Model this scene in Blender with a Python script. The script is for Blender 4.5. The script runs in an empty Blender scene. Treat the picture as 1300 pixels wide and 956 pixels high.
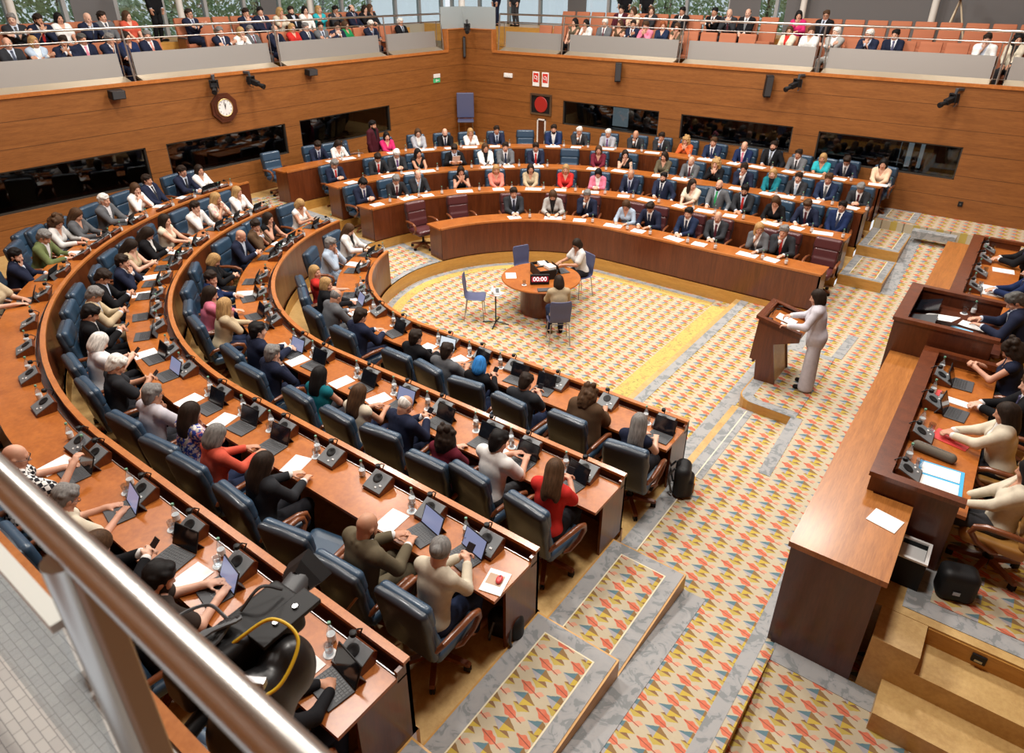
import bpy, bmesh, math, random
import numpy as np
from mathutils import Vector, Matrix
random.seed(7)
SC = bpy.context.scene
COL = SC.collection
PI = math.pi
R = math.radians

# ------------------------------------------------------------------ materials
MATS = {}
def newmat(name):
    m = bpy.data.materials.new(name); m.use_nodes = True
    MATS[name] = m
    nt = m.node_tree
    return m, nt, nt.nodes['Principled BSDF']
def plain(name, c, rough=.5, metal=0., emit=None, es=1., alpha=None, trans=0., coat=0.):
    m, nt, b = newmat(name)
    b.inputs['Base Color'].default_value = (*c, 1)
    b.inputs['Roughness'].default_value = rough
    b.inputs['Metallic'].default_value = metal
    if emit: b.inputs['Emission Color'].default_value = (*emit, 1); b.inputs['Emission Strength'].default_value = es
    if trans: b.inputs['Transmission Weight'].default_value = trans
    if alpha is not None: b.inputs['Alpha'].default_value = alpha
    if coat: b.inputs['Coat Weight'].default_value = coat
    return m
class X:
    """arithmetic on shader sockets"""
    def __init__(s, nt, k): s.nt, s.k = nt, k
    def op(s, o, *a):
        n = s.nt.nodes.new('ShaderNodeMath'); n.operation = o
        for i, v in enumerate((s,)+a):
            if isinstance(v, X): s.nt.links.new(v.k, n.inputs[i])
            else: n.inputs[i].default_value = v
        return X(s.nt, n.outputs[0])
    def __add__(s, o): return s.op('ADD', o)
    def __sub__(s, o): return s.op('SUBTRACT', o)
    def __mul__(s, o): return s.op('MULTIPLY', o)
    def lt(s, o): return s.op('LESS_THAN', o)
    def gt(s, o): return s.op('GREATER_THAN', o)
    def abs(s): return s.op('ABSOLUTE')
    def mod(s, o): return s.op('FLOORED_MODULO', o)
def coords(nt, kind='Object', scale=(1,1,1), rot=(0,0,0)):
    t = nt.nodes.new('ShaderNodeTexCoord'); mp = nt.nodes.new('ShaderNodeMapping')
    mp.inputs['Scale'].default_value = scale; mp.inputs['Rotation'].default_value = rot
    nt.links.new(t.outputs[kind], mp.inputs[0]); return mp.outputs[0]
def noise(nt, vec, scale, detail=4, rough=.6, dist=0.):
    n = nt.nodes.new('ShaderNodeTexNoise'); n.inputs['Scale'].default_value = scale
    n.inputs['Detail'].default_value = detail; n.inputs['Roughness'].default_value = rough; n.inputs['Distortion'].default_value = dist
    nt.links.new(vec, n.inputs['Vector']); return n.outputs['Fac']
def ramp(nt, fac, stops):
    r = nt.nodes.new('ShaderNodeValToRGB'); e = r.color_ramp.elements
    while len(e) < len(stops): e.new(.5)
    for i, (p, c) in enumerate(stops): e[i].position = p; e[i].color = (*c, 1)
    nt.links.new(fac, r.inputs[0]); return r.outputs[0]
def mix(nt, fac, a, b, mode='MIX'):
    n = nt.nodes.new('ShaderNodeMix'); n.data_type = 'RGBA'; n.blend_type = mode
    for k, v in ((0, fac), (6, a), (7, b)):
        if isinstance(v, X): v = v.k
        if isinstance(v, (int, float)): n.inputs[k].default_value = v
        elif isinstance(v, tuple): n.inputs[k].default_value = (*v, 1)
        else: nt.links.new(v, n.inputs[k])
    return n.outputs[2]
def wood(name, dark, light, scale=(1, 1, 1), rough=.35, seams=None, coat=0.2, ns=3.):
    """stretched-noise grain; seams = list of (axis, period, offset, width) dark joints"""
    m, nt, b = newmat(name)
    v = coords(nt, 'Object', scale)
    g = noise(nt, v, ns, 6, .65, .6)
    g2 = noise(nt, v, ns*7, 3, .6)
    c = ramp(nt, g, [(.3, dark), (.7, light)])
    c = mix(nt, .35, c, ramp(nt, g2, [(.35, dark), (.65, light)]))
    if seams:
        t = nt.nodes.new('ShaderNodeTexCoord'); sp = nt.nodes.new('ShaderNodeSeparateXYZ'); nt.links.new(t.outputs['Object'], sp.inputs[0])
        tot = None
        for ax, per, off, wd in seams:
            q = (X(nt, sp.outputs[ax]) + off).mod(per).lt(wd)
            tot = q if tot is None else tot.op('MAXIMUM', q)
        c = mix(nt, tot*.75, c, tuple(x*.25 for x in dark))
    nt.links.new(c, b.inputs['Base Color'])
    b.inputs['Roughness'].default_value = rough; b.inputs['Coat Weight'].default_value = coat; b.inputs['Coat Roughness'].default_value = .15
    return m
def objcol(name, rough=.8, kind=None, sheen=0., sss=0., coat=0.):
    """colour comes from the object's own colour, so that copies share a mesh"""
    m, nt, b = newmat(name)
    oi = nt.nodes.new('ShaderNodeObjectInfo'); c = oi.outputs['Color']
    v = coords(nt, 'Object')
    if kind == 'cloth':
        c = mix(nt, ramp(nt, noise(nt, v, 14, 4), [(.3, (.18,)*3), (.75, (0,)*3)]), c, (0.0, 0.0, 0.0))
    elif kind == 'hair':
        w = nt.nodes.new('ShaderNodeTexNoise'); w.inputs['Scale'].default_value = 40; w.inputs['Detail'].default_value = 4
        mp = coords(nt, 'Object', (1.6, 1.6, .25)); nt.links.new(mp, w.inputs['Vector'])
        f = ramp(nt, w.outputs['Fac'], [(.35, (.0,)*3), (.7, (1,)*3)])
        hi = nt.nodes.new('ShaderNodeHueSaturation'); hi.inputs['Value'].default_value = 1.9; nt.links.new(c, hi.inputs['Color'])
        c = mix(nt, f, c, hi.outputs[0])
    elif kind == 'skin':
        c = mix(nt, ramp(nt, noise(nt, v, 9, 3), [(.35, (.22,)*3), (.7, (0,)*3)]), c, (.45, .12, .07))
    elif kind in ('floral', 'print'):
        vo = nt.nodes.new('ShaderNodeTexVoronoi'); vo.inputs['Scale'].default_value = 20 if kind == 'floral' else 16
        vo.inputs['Randomness'].default_value = 1; nt.links.new(v, vo.inputs['Vector'])
        f = ramp(nt, noise(nt, v, 26, 3), [(.46, (0,)*3), (.52, (1,)*3)])
        pal = ramp(nt, X(nt, vo.outputs['Color']).k, [(.2, (.75, .72, .7)), (.5, (.55, .2, .22)), (.62, (.8, .78, .75)), (.8, (.35, .3, .2))]) if kind == 'floral' else (.03, .05, .16)
        c = mix(nt, f, c, pal)
    elif kind == 'check':
        ck = nt.nodes.new('ShaderNodeTexChecker'); ck.inputs['Scale'].default_value = 26; nt.links.new(v, ck.inputs['Vector'])
        c = mix(nt, ck.outputs['Fac'], c, (.75, .75, .73))
    nt.links.new(c, b.inputs['Base Color']); b.inputs['Roughness'].default_value = rough
    b.inputs['Sheen Weight'].default_value = sheen; b.inputs['Coat Weight'].default_value = coat
    if kind: b.inputs['Specular IOR Level'].default_value = .15 if kind != 'skin' else .4
    return m
def seeglass(name, c, f, rough=.03):
    """thin pane: mostly clear, a little mirror"""
    m, nt, b = newmat(name); out = nt.nodes['Material Output']; tr = nt.nodes.new('ShaderNodeBsdfTransparent'); gl = nt.nodes.new('ShaderNodeBsdfGlossy'); mx = nt.nodes.new('ShaderNodeMixShader')
    tr.inputs[0].default_value = (*c, 1); gl.inputs['Roughness'].default_value = rough; mx.inputs[0].default_value = f
    nt.links.new(tr.outputs[0], mx.inputs[1]); nt.links.new(gl.outputs[0], mx.inputs[2]); nt.links.new(mx.outputs[0], out.inputs[0]); return m
def curve(pts, n=8):
    P = [Vector(p) for p in pts]; P = [P[0]*2-P[1]]+P+[P[-1]*2-P[-2]]; o = []
    for i in range(1, len(P)-2):
        a, b, c, d = P[i-1:i+3]
        for k in range(n):
            t = k/n; o.append(.5*((2*b)+(c-a)*t+(2*a-5*b+4*c-d)*t*t+(3*b-a-3*c+d)*t**3))
    return o+[P[-2]]

# ------------------------------------------------------------------ objects
def tag(o, label=None, cat=None, group=None, kind=None):
    if label: o['label'] = label
    if cat: o['category'] = cat
    if group: o['group'] = group
    if kind: o['kind'] = kind
    return o
def thing(name, label, cat, loc=(0, 0, 0), rz=0., group=None):
    o = bpy.data.objects.new(name, None); COL.objects.link(o); o.empty_display_size = .1
    o.location = loc; o.rotation_euler = (0, 0, rz)
    return tag(o, label, cat, group)
def put(name, me, mat=None, parent=None, loc=(0, 0, 0), rot=(0, 0, 0), color=None):
    o = bpy.data.objects.new(name, me); COL.objects.link(o)
    if mat is not None and not me.materials: me.materials.append(mat)
    if parent: o.parent = parent
    o.location = loc; o.rotation_euler = rot
    if color: o.color = (*color, 1)
    return o
def dup(src, loc=None, rz=None, label=None, group=None, parent=None):
    c = src.copy(); COL.objects.link(c)
    if parent: c.parent = parent
    if loc is not None: c.location = loc
    if rz is not None: c.rotation_euler = (0, 0, rz)
    if label: c['label'] = label
    if group: c['group'] = group
    for ch in list(src.children):
        dup(ch, parent=c)
    return c
def struct(name, me, mat=None, label=None, **k):
    o = put(name, me, mat, **k); o['kind'] = 'structure'
    o['label'] = label or name.replace('_', ' '); o['category'] = name.split('_')[0]
    return o

class MB:
    def __init__(s): s.v = []; s.f = []
    def add(s, vs, fs):
        n = len(s.v); s.v += [tuple(p) for p in vs]; s.f += [tuple(n+i for i in q) for q in fs]; return s
    def box(s, c, h, rz=0., rx=0., ry=0., bev=0.):
        """c centre, h half sizes"""
        M = Matrix.Translation(c) @ Matrix.Rotation(rz, 4, 'Z') @ Matrix.Rotation(rx, 4, 'X') @ Matrix.Rotation(ry, 4, 'Y')
        bm = bmesh.new(); bmesh.ops.create_cube(bm, size=2)
        for v in bm.verts: v.co = Vector((v.co.x*h[0], v.co.y*h[1], v.co.z*h[2]))
        if bev: bmesh.ops.bevel(bm, geom=bm.edges[:], offset=bev, segments=2, affect='EDGES', profile=.5)
        bm.verts.index_update()
        s.add([M @ v.co for v in bm.verts], [[v.index for v in f.verts] for f in bm.faces]); bm.free(); return s
    def b2(s, lo, hi, bev=0.):
        return s.box([(a+b)/2 for a, b in zip(lo, hi)], [abs(b-a)/2 for a, b in zip(lo, hi)], bev=bev)
    def tube(s, path, r, seg=8, cap=True, flat=1.):
        P = [Vector(p) for p in path]; n = len(P); rr = r if isinstance(r, (list, tuple)) else [r]*n
        vs = []; prev = None
        for i, p in enumerate(P):
            t = (P[min(i+1, n-1)] - P[max(i-1, 0)]).normalized()
            a = prev if prev is not None else (Vector((0, 0, 1)) if abs(t.z) < .9 else Vector((1, 0, 0)))
            u = (a - t*a.dot(t)).normalized(); w = t.cross(u); prev = u
            for k in range(seg):
                q = 2*PI*k/seg; vs.append(p + (u*math.cos(q)*flat + w*math.sin(q))*rr[i])
        fs = [(i*seg+k, i*seg+(k+1) % seg, (i+1)*seg+(k+1) % seg, (i+1)*seg+k) for i in range(n-1) for k in range(seg)]
        if cap: fs += [tuple(range(seg))[::-1], tuple((n-1)*seg+k for k in range(seg))]
        return s.add(vs, fs)
    def lathe(s, prof, seg=16, c=(0, 0, 0), sx=1., sy=1.):
        vs = [(c[0]+r*math.cos(2*PI*k/seg)*sx, c[1]+r*math.sin(2*PI*k/seg)*sy, c[2]+z) for r, z in prof for k in range(seg)]
        n = len(prof)
        fs = [(i*seg+k, i*seg+(k+1) % seg, (i+1)*seg+(k+1) % seg, (i+1)*seg+k) for i in range(n-1) for k in range(seg)]
        fs += [tuple(range(seg))[::-1], tuple((n-1)*seg+k for k in range(seg))]
        return s.add(vs, fs)
    def prism(s, poly, a, b, axis='Z'):
        n = len(poly)
        mk = {'Z': lambda p, t: (p[0], p[1], t), 'X': lambda p, t: (t, p[0], p[1]), 'Y': lambda p, t: (p[0], t, p[1])}[axis]
        vs = [mk(p, a) for p in poly] + [mk(p, b) for p in poly]
        fs = [(i, (i+1) % n, n+(i+1) % n, n+i) for i in range(n)] + [tuple(range(n))[::-1], tuple(range(n, 2*n))]
        return s.add(vs, fs)
    def sweep(s, prof, pts, closed=True, caps=True):
        """prof: closed polygon of (d,z); pts: list of (origin xy, outward normal xy)"""
        m = len(prof); vs = []
        for (ox, oy), (nx, ny) in pts:
            for d, z in prof: vs.append((ox+nx*d, oy+ny*d, z))
        n = len(pts); fs = [(i*m+k, i*m+(k+1) % m, (i+1)*m+(k+1) % m, (i+1)*m+k) for i in range(n-1) for k in range(m)]
        if caps: fs += [tuple(range(m))[::-1], tuple((n-1)*m+k for k in range(m))]
        return s.add(vs, fs)
    def mesh(s, name, smooth=False, angle=None):
        me = bpy.data.meshes.new(name); me.from_pydata(s.v, [], s.f)
        bm = bmesh.new(); bm.from_mesh(me); bmesh.ops.recalc_face_normals(bm, faces=bm.faces[:])
        if smooth:
            for f in bm.faces: f.smooth = True
            for e in bm.edges:
                if len(e.link_faces) == 2 and e.calc_face_angle(0) > (angle or R(38)): e.smooth = False
        bm.to_mesh(me); bm.free(); return me

# ------------------------------------------------------------------ smooth solids (distance fields meshed by surface nets)
def snet(D, org, vox):
    S = D < 0
    c8 = [D[i:D.shape[0]-1+i, j:D.shape[1]-1+j, k:D.shape[2]-1+k] for i in (0, 1) for j in (0, 1) for k in (0, 1)]
    cnt = sum((c < 0).astype(np.int8) for c in c8)
    act = (cnt > 0) & (cnt < 8)
    idx = np.argwhere(act)
    if len(idx) == 0: return np.zeros((0, 3)), np.zeros((0, 4), int)
    V = np.stack([c[act] for c in c8], 1)
    off = np.array([(i, j, k) for i in (0, 1) for j in (0, 1) for k in (0, 1)], float)
    acc = np.zeros((len(idx), 3)); num = np.zeros(len(idx))
    for a in range(8):
        for b in range(a+1, 8):
            if abs(off[a]-off[b]).sum() != 1: continue
            va, vb = V[:, a], V[:, b]; m = (va < 0) != (vb < 0)
            t = va[m]/(va[m]-vb[m])
            acc[m] += off[a]+(off[b]-off[a])*t[:, None]; num[m] += 1
    P = (idx+acc/num[:, None])*vox+org
    im = np.full(act.shape, -1, np.int32); im[act] = np.arange(len(idx))
    Q = []
    def quads(ax):
        a = [slice(None)]*3; b = [slice(None)]*3
        a[ax] = slice(0, -1); b[ax] = slice(1, None)
        ch = S[tuple(a)] != S[tuple(b)]; ins = S[tuple(a)]
        o1, o2 = [(1, 2), (2, 0), (0, 1)][ax]
        sl = [slice(None)]*3; sl[o1] = slice(1, -1); sl[o2] = slice(1, -1)
        g = np.argwhere(ch[tuple(sl)]); iv = ins[tuple(sl)][ch[tuple(sl)]]
        g[:, o1] += 1; g[:, o2] += 1
        r = []
        for d1, d2 in ((-1, -1), (0, -1), (0, 0), (-1, 0)):
            h = g.copy(); h[:, o1] += d1; h[:, o2] += d2
            r.append(im[h[:, 0], h[:, 1], h[:, 2]])
        q = np.stack(r, 1); q[~iv] = q[~iv][:, ::-1]; Q.append(q)
    for ax in range(3): quads(ax)
    return P, np.concatenate(Q)
def npmesh(name, P, Q, mi=None):
    me = bpy.data.meshes.new(name); m = len(Q)
    me.vertices.add(len(P)); me.vertices.foreach_set('co', P.astype(np.float32).ravel())
    me.loops.add(4*m); me.loops.foreach_set('vertex_index', Q.astype(np.int32).ravel())
    me.polygons.add(m); me.polygons.foreach_set('loop_start', np.arange(0, 4*m, 4, dtype=np.int32))
    me.polygons.foreach_set('use_smooth', np.ones(m, bool))
    if mi is not None: me.polygons.foreach_set('material_index', mi.astype(np.int32))
    me.update(calc_edges=True); return me
class Sdf:
    def __init__(s): s.ops = []
    def cap(s, a, b, ra, rb=None, k=.02, mode='u'):
        rb = ra if rb is None else rb; a = np.array(a, float); b = np.array(b, float); m = max(ra, rb)
        lo = np.minimum(a, b)-m; hi = np.maximum(a, b)+m; ab = b-a; L2 = max((ab*ab).sum(), 1e-9)
        def f(x, y, z):
            t = np.clip(((x-a[0])*ab[0]+(y-a[1])*ab[1]+(z-a[2])*ab[2])/L2, 0, 1)
            return np.sqrt((x-a[0]-t*ab[0])**2+(y-a[1]-t*ab[1])**2+(z-a[2]-t*ab[2])**2)-(ra+(rb-ra)*t)
        s.ops.append((f, lo, hi, k, mode)); return s
    def ell(s, c, r, Rm=None, k=.02, mode='u'):
        c = np.array(c, float); r = np.array(r, float); m = r.max()
        Ri = None if Rm is None else np.array(Rm, float)
        def f(x, y, z):
            x, y, z = x-c[0], y-c[1], z-c[2]
            if Ri is not None:
                x, y, z = (Ri[0, 0]*x+Ri[1, 0]*y+Ri[2, 0]*z, Ri[0, 1]*x+Ri[1, 1]*y+Ri[2, 1]*z, Ri[0, 2]*x+Ri[1, 2]*y+Ri[2, 2]*z)
            k0 = np.sqrt((x/r[0])**2+(y/r[1])**2+(z/r[2])**2)+1e-6
            k1 = np.sqrt((x/r[0]**2)**2+(y/r[1]**2)**2+(z/r[2]**2)**2)+1e-6
            return k0*(k0-1)/k1
        s.ops.append((f, c-m, c+m, k, mode)); return s
    def box(s, c, h, rad, Rm=None, k=.01, mode='u'):
        c = np.array(c, float); h = np.array(h, float)-rad; m = np.linalg.norm(h)+rad
        Ri = None if Rm is None else np.array(Rm, float)
        def f(x, y, z):
            x, y, z = x-c[0], y-c[1], z-c[2]
            if Ri is not None:
                x, y, z = (Ri[0, 0]*x+Ri[1, 0]*y+Ri[2, 0]*z, Ri[0, 1]*x+Ri[1, 1]*y+Ri[2, 1]*z, Ri[0, 2]*x+Ri[1, 2]*y+Ri[2, 2]*z)
            qx, qy, qz = abs(x)-h[0], abs(y)-h[1], abs(z)-h[2]
            return np.sqrt(np.maximum(qx, 0)**2+np.maximum(qy, 0)**2+np.maximum(qz, 0)**2)+np.minimum(np.maximum(qx, np.maximum(qy, qz)), 0)-rad
        s.ops.append((f, c-m, c+m, k, mode)); return s
    def fn(s, f, lo, hi, mode, k=.0):
        s.ops.append((f, np.array(lo, float), np.array(hi, float), k, mode)); return s
    def mesh(s, vox):
        us = [o for o in s.ops if o[4] == 'u']
        lo = np.min([o[1] for o in us], 0)-3*vox; hi = np.max([o[2] for o in us], 0)+3*vox
        n = np.ceil((hi-lo)/vox).astype(int)+1
        ax = [(lo[i]+vox*np.arange(n[i])).astype(np.float32) for i in range(3)]
        D = np.full(n, 1., np.float32)
        for f, l, h, k, mode in s.ops:
            mg = k+3*vox
            i0 = np.clip(np.floor((l-mg-lo)/vox).astype(int), 0, n); i1 = np.clip(np.ceil((h+mg-lo)/vox).astype(int)+1, 0, n)
            if (i1 <= i0).any(): continue
            sl = tuple(slice(a, b) for a, b in zip(i0, i1))
            x = ax[0][sl[0]][:, None, None]; y = ax[1][sl[1]][None, :, None]; z = ax[2][sl[2]][None, None, :]
            d = np.broadcast_to(f(x, y, z), D[sl].shape).astype(np.float32); a = D[sl]
            if mode == 'u':
                if k > 0:
                    q = np.maximum(k-abs(a-d), 0)/k; D[sl] = np.minimum(a, d)-q*q*k*.25
                else: D[sl] = np.minimum(a, d)
            elif mode == 's': D[sl] = np.maximum(a, -d)
            elif mode == 'i': D[sl] = np.maximum(a, d)
        return snet(D, lo, vox)
# ------------------------------------------------------------------ people
SKIN = objcol('skin', .55, 'skin'); CLOTH = objcol('cloth', .85, 'cloth'); HAIR = objcol('hair', .6, 'hair')
FLORAL = objcol('floral_cloth', .85, 'floral'); PRINT = objcol('print_cloth', .85, 'print'); CHECK = objcol('checked_cloth', .85, 'check')
SILK = objcol('silk', .45); EYE = plain('eye_dark', (.02, .014, .01), .25); LIP = plain('lip', (.42, .13, .11), .5)
FRAME = plain('spectacle_frame', (.02, .02, .022), .3)
COLS = dict(navy=(.015, .02, .045), charcoal=(.028, .03, .035), black=(.009, .009, .011), grey=(.12, .125, .135), lightgrey=(.42, .41, .39), lightblue=(.45, .55, .68),
    blue=(.016, .027, .066), white=(.78, .77, .75), cream=(.68, .61, .48), beige=(.5, .4, .26), red=(.55, .03, .025), burgundy=(.14, .014, .028), teal=(.01, .16, .2),
    turquoise=(.03, .42, .48), coral=(.62, .1, .06), pink=(.72, .2, .3), magenta=(.62, .03, .15), salmon=(.62, .2, .15), brown=(.1, .058, .032), olive=(.12, .098, .062),
    green=(.16, .2, .08), emerald=(.02, .28, .09), orange=(.6, .11, .03), lilac=(.56, .545, .6), sky=(.3, .42, .75), purple=(.14, .06, .2), rust=(.15, .05, .025), maroon=(.07, .012, .02),
    royal=(.012, .024, .08), checked=(.02, .02, .025), patterned=(.045, .035, .03), printed=(.75, .75, .77), floral=(.03, .06, .3), silver=(.35, .36, .4), peach=(.7, .5, .35))
HC = dict(k=(.007, .006, .006), d=(.016, .01, .007), n=(.05, .026, .013), o=(.28, .17, .07), g=(.13, .125, .12), w=(.5, .49, .46), r=(.16, .045, .015), u=(.02, .13, .35), s=(.06, .058, .055))
SK = [(.62, .36, .25), (.56, .31, .21), (.66, .42, .31), (.5, .27, .17)]

def Rx(a): return np.array([[1, 0, 0], [0, math.cos(a), -math.sin(a)], [0, math.sin(a), math.cos(a)]])
def Rz(a): return np.array([[math.cos(a), -math.sin(a), 0], [math.sin(a), math.cos(a), 0], [0, 0, 1]])
def Ry(a): return np.array([[math.cos(a), 0, math.sin(a)], [0, 1, 0], [-math.sin(a), 0, math.cos(a)]])
def unit(v): v = np.array(v, float); return v/(np.linalg.norm(v)+1e-9)

# pose: lean, head pitch (down +), right hand, left hand (position, curl, towards), phrase
POSE = dict(
    desk=(9, 6, (.05, .43, .79), (-.055, .42, .785), 'hands on desk'),
    type=(12, 24, (.10, .42, .80), (-.10, .41, .80), 'typing'),
    write=(19, 34, (.10, .46, .79), (-.16, .42, .785), 'writing'),
    phone=(11, 34, (.055, .37, .86), (-.045, .38, .855), 'reading a phone'),
    chin=(13, 10, 'chin', (-.12, .40, .785), 'hand at chin'),
    clasp=(13, 10, 'mouthR', 'mouthL', 'hands before mouth'),
    lap=(-9, 8, (.09, .24, .68), (-.07, .25, .68), 'hands in lap'),
    arms=(-6, 4, (-.1, .2, .92), (.12, .19, .88), 'arms folded'),
    rest=(-5, 2, (.05, .42, .785), (-.36, .2, .70), 'leaning back'),
    bottle=(10, 8, (.22, .40, .98), (-.12, .42, .785), 'lifting a bottle'),
    read=(6, 26, (.14, .36, .9), (-.14, .36, .9), 'reading a paper'),
    stand=(2, 8, (.21, .08, .78), (-.21, .08, .78), 'standing'),
    speak=(9, 12, (.16, .42, 1.08), (-.24, .40, 1.08), 'standing at the lectern'),
    cam=(10, 20, (.14, .34, 1.2), (-.1, .36, 1.2), 'standing'),
)
def skeleton(pose, g, hyaw, hpit):
    lean, hp, rh, lh, _ = POSE[pose]
    st = pose in ('stand', 'speak', 'cam')
    m = g == 'M'
    S = {}
    pel = np.array((0, 0., .90)) if st else np.array((0, -.05, .575))
    A = Rx(-R(lean)); S['A'] = A; S['pel'] = pel; S['st'] = st; S['m'] = m
    T = lambda x, y, z: pel+A@np.array((x, y, z), float)
    S['T'] = T
    sw = .185 if m else .16
    S['sh'] = {1: T(sw, .0, .44), -1: T(-sw, .0, .44)}
    S['neck'] = T(0, -.005, .47)
    B = Rx(-R(lean*.5+hp*.25)); S['hc'] = S['neck']+B@np.array((0, .025, .15))
    H = Rz(R(hyaw))@Rx(-R(lean*.3+hp+hpit)); S['H'] = H; S['N'] = B
    hw = lambda x, y, z: S['hc']+H@np.array((x, y, z), float)
    S['hw'] = hw
    S['wr'] = {}; S['el'] = {}; S['hd'] = {}; S['hn'] = {}; S['curl'] = {}
    for s, t in ((1, rh), (-1, lh)):
        sh = S['sh'][s]; pole = np.array((s*.55, -.25, -.8)); curl = 34
        if isinstance(t, str):
            if t == 'chin': W = hw(.03*s, .085, -.17); pole = np.array((s*.45, .35, -.9)); curl = 62
            else: W = hw(.035*s, .125, -.19); pole = np.array((s*.6, .25, -.8)); curl = 55
            hd = unit(hw(0, .09, -.085)-W); hn = unit(S['hc']-W)
        else:
            W = np.array(t, float); hd = None; hn = np.array((0, 0, -1.))
            if pose == 'phone': curl = 70; hn = unit((-s*.8, .2, -.3))
            if pose in ('stand',): hn = unit((-s, 0, 0)); curl = 25
            if pose in ('bottle', 'cam', 'speak'): curl = 60
            if pose == 'arms': hn = np.array((0, -1., -.3))
        a, b = (.285, .25) if m else (.265, .235)
        d = np.linalg.norm(W-sh)
        if d > (a+b)*.985: W = sh+(W-sh)*(a+b)*.985/d; d = (a+b)*.985
        if d < .12: d = .12
        u = unit(W-sh); x = (d*d+a*a-b*b)/(2*d); x = max(-a, min(a, x)); h = math.sqrt(max(a*a-x*x, 1e-4))
        pv = unit(pole-u*(pole@u)); E = sh+u*x+pv*h
        if hd is None:
            hd = unit(W-E)
            if pose in ('desk', 'type', 'write', 'rest', 'chin'): hd = unit((hd[0]-.5*s*(pose == 'desk'), hd[1], hd[2]*.2))
            if pose == 'stand': hd = unit((0, .1, -1))
        hn = unit(hn-hd*(hn@hd))
        S['wr'][s] = W; S['el'][s] = E; S['hd'][s] = hd; S['hn'][s] = hn; S['curl'][s] = curl
    # legs
    S['hip'] = {}; S['kn'] = {}; S['an'] = {}; S['toe'] = {}
    for s in (1, -1):
        S['hip'][s] = pel+np.array((s*.085, .0, -.03))
        if st:
            S['kn'][s] = np.array((s*.095, .03, .49)); S['an'][s] = np.array((s*.1, -.03, .085)); S['toe'][s] = np.array((s*.12, .13, .035))
        else:
            S['kn'][s] = np.array((s*.115, .40, .52)); S['an'][s] = np.array((s*.11, .37, .09)); S['toe'][s] = np.array((s*.125, .54, .035))
    return S
def torso(F, S, e=0., k=.06):
    T, A, m = S['T'], S['A'], S['m']
    w = 1. if m else .9
    F.ell(S['pel']+(0, -.01, 0), (.17*(1 if m else 1.03)+e, .125+e, .13+e), None, k)
    F.ell(T(0, .01, .15), (.15*w+e, .112+e, .16+e), A, k)
    F.ell(T(0, .0, .31), (.168*w+e, .112+e, .17+e), A, k)
    if not m:
        for s in (1, -1): F.ell(T(s*.068, .088, .30), (.062+e, .058+e, .062+e), A, .05)
    F.cap(S['sh'][1]+A@np.array((-.03, 0, 0)), S['sh'][-1]+A@np.array((.03, 0, 0)), .06+e, k=k)
    F.cap(T(.05, -.01, .47), T(-.05, -.01, .47), .06+e, k=.05)
def arms(F, S, e=0., upto=1., k=.03, fine=1.):
    q = 1. if S['m'] else .88
    for s in (1, -1):
        sh, el, wr = S['sh'][s], S['el'][s], S['wr'][s]
        if upto <= .5:
            F.cap(sh, sh+(el-sh)*upto*2, .054*q+e, .047*q+e*1.5, k)
        else:
            F.cap(sh, el, .052*q+e, .043*q+e, k)
            F.cap(el, el+(wr-el)*(upto-.5)*2, .043*q+e, .03*q+e*1.1, k)
def legs(F, S, e=0., k=.03, wide=False):
    for s in (1, -1):
        if wide: F.cap(S['hip'][s], S['an'][s]+np.array((s*.02, .02, -.02)), .09, .112, .02); continue
        F.cap(S['hip'][s], S['kn'][s], .088+e, .06+e, .05); F.cap(S['kn'][s], S['an'][s], .06+e+(.03 if wide else 0), .04+e+(.075 if wide else 0), k)
def hand(F, S, s, fmin):
    W, d, n = S['wr'][s], S['hd'][s], S['hn'][s]; l = np.cross(d, n)*s; q = 1. if S['m'] else .9
    M = np.stack([l, d, n], 1)
    F.ell(W+d*.048*q, (.041*q, .055*q, .019), M, .02)
    F.cap(W-d*.02, W+d*.02, .027*q, .024*q, .02)
    c = R(S['curl'][s])
    for o, L in ((-.031, .064), (-.0105, .078), (.0105, .083), (.031, .072)):
        p = W+d*.09*q+l*o*q; r = max(.0088*q, fmin)
        for f, ln in ((.45, .5), (1., .32), (1.5, .25)):
            a = c*f; e = p+(d*math.cos(a)+n*math.sin(a))*L*ln*q; F.cap(p, e, r, r*.93, .006); p = e
    p = W+d*.025*q+l*.034*q; t1 = unit(l*.8+d*.75+n*.35); t2 = unit(l*.25+d*.85+n*.55); r = max(.0105*q, fmin)
    F.cap(p, p+t1*.036*q, r*1.15, r, .01); F.cap(p+t1*.036*q, p+t1*.036*q+t2*.032*q, r, r*.85, .006)
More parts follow.
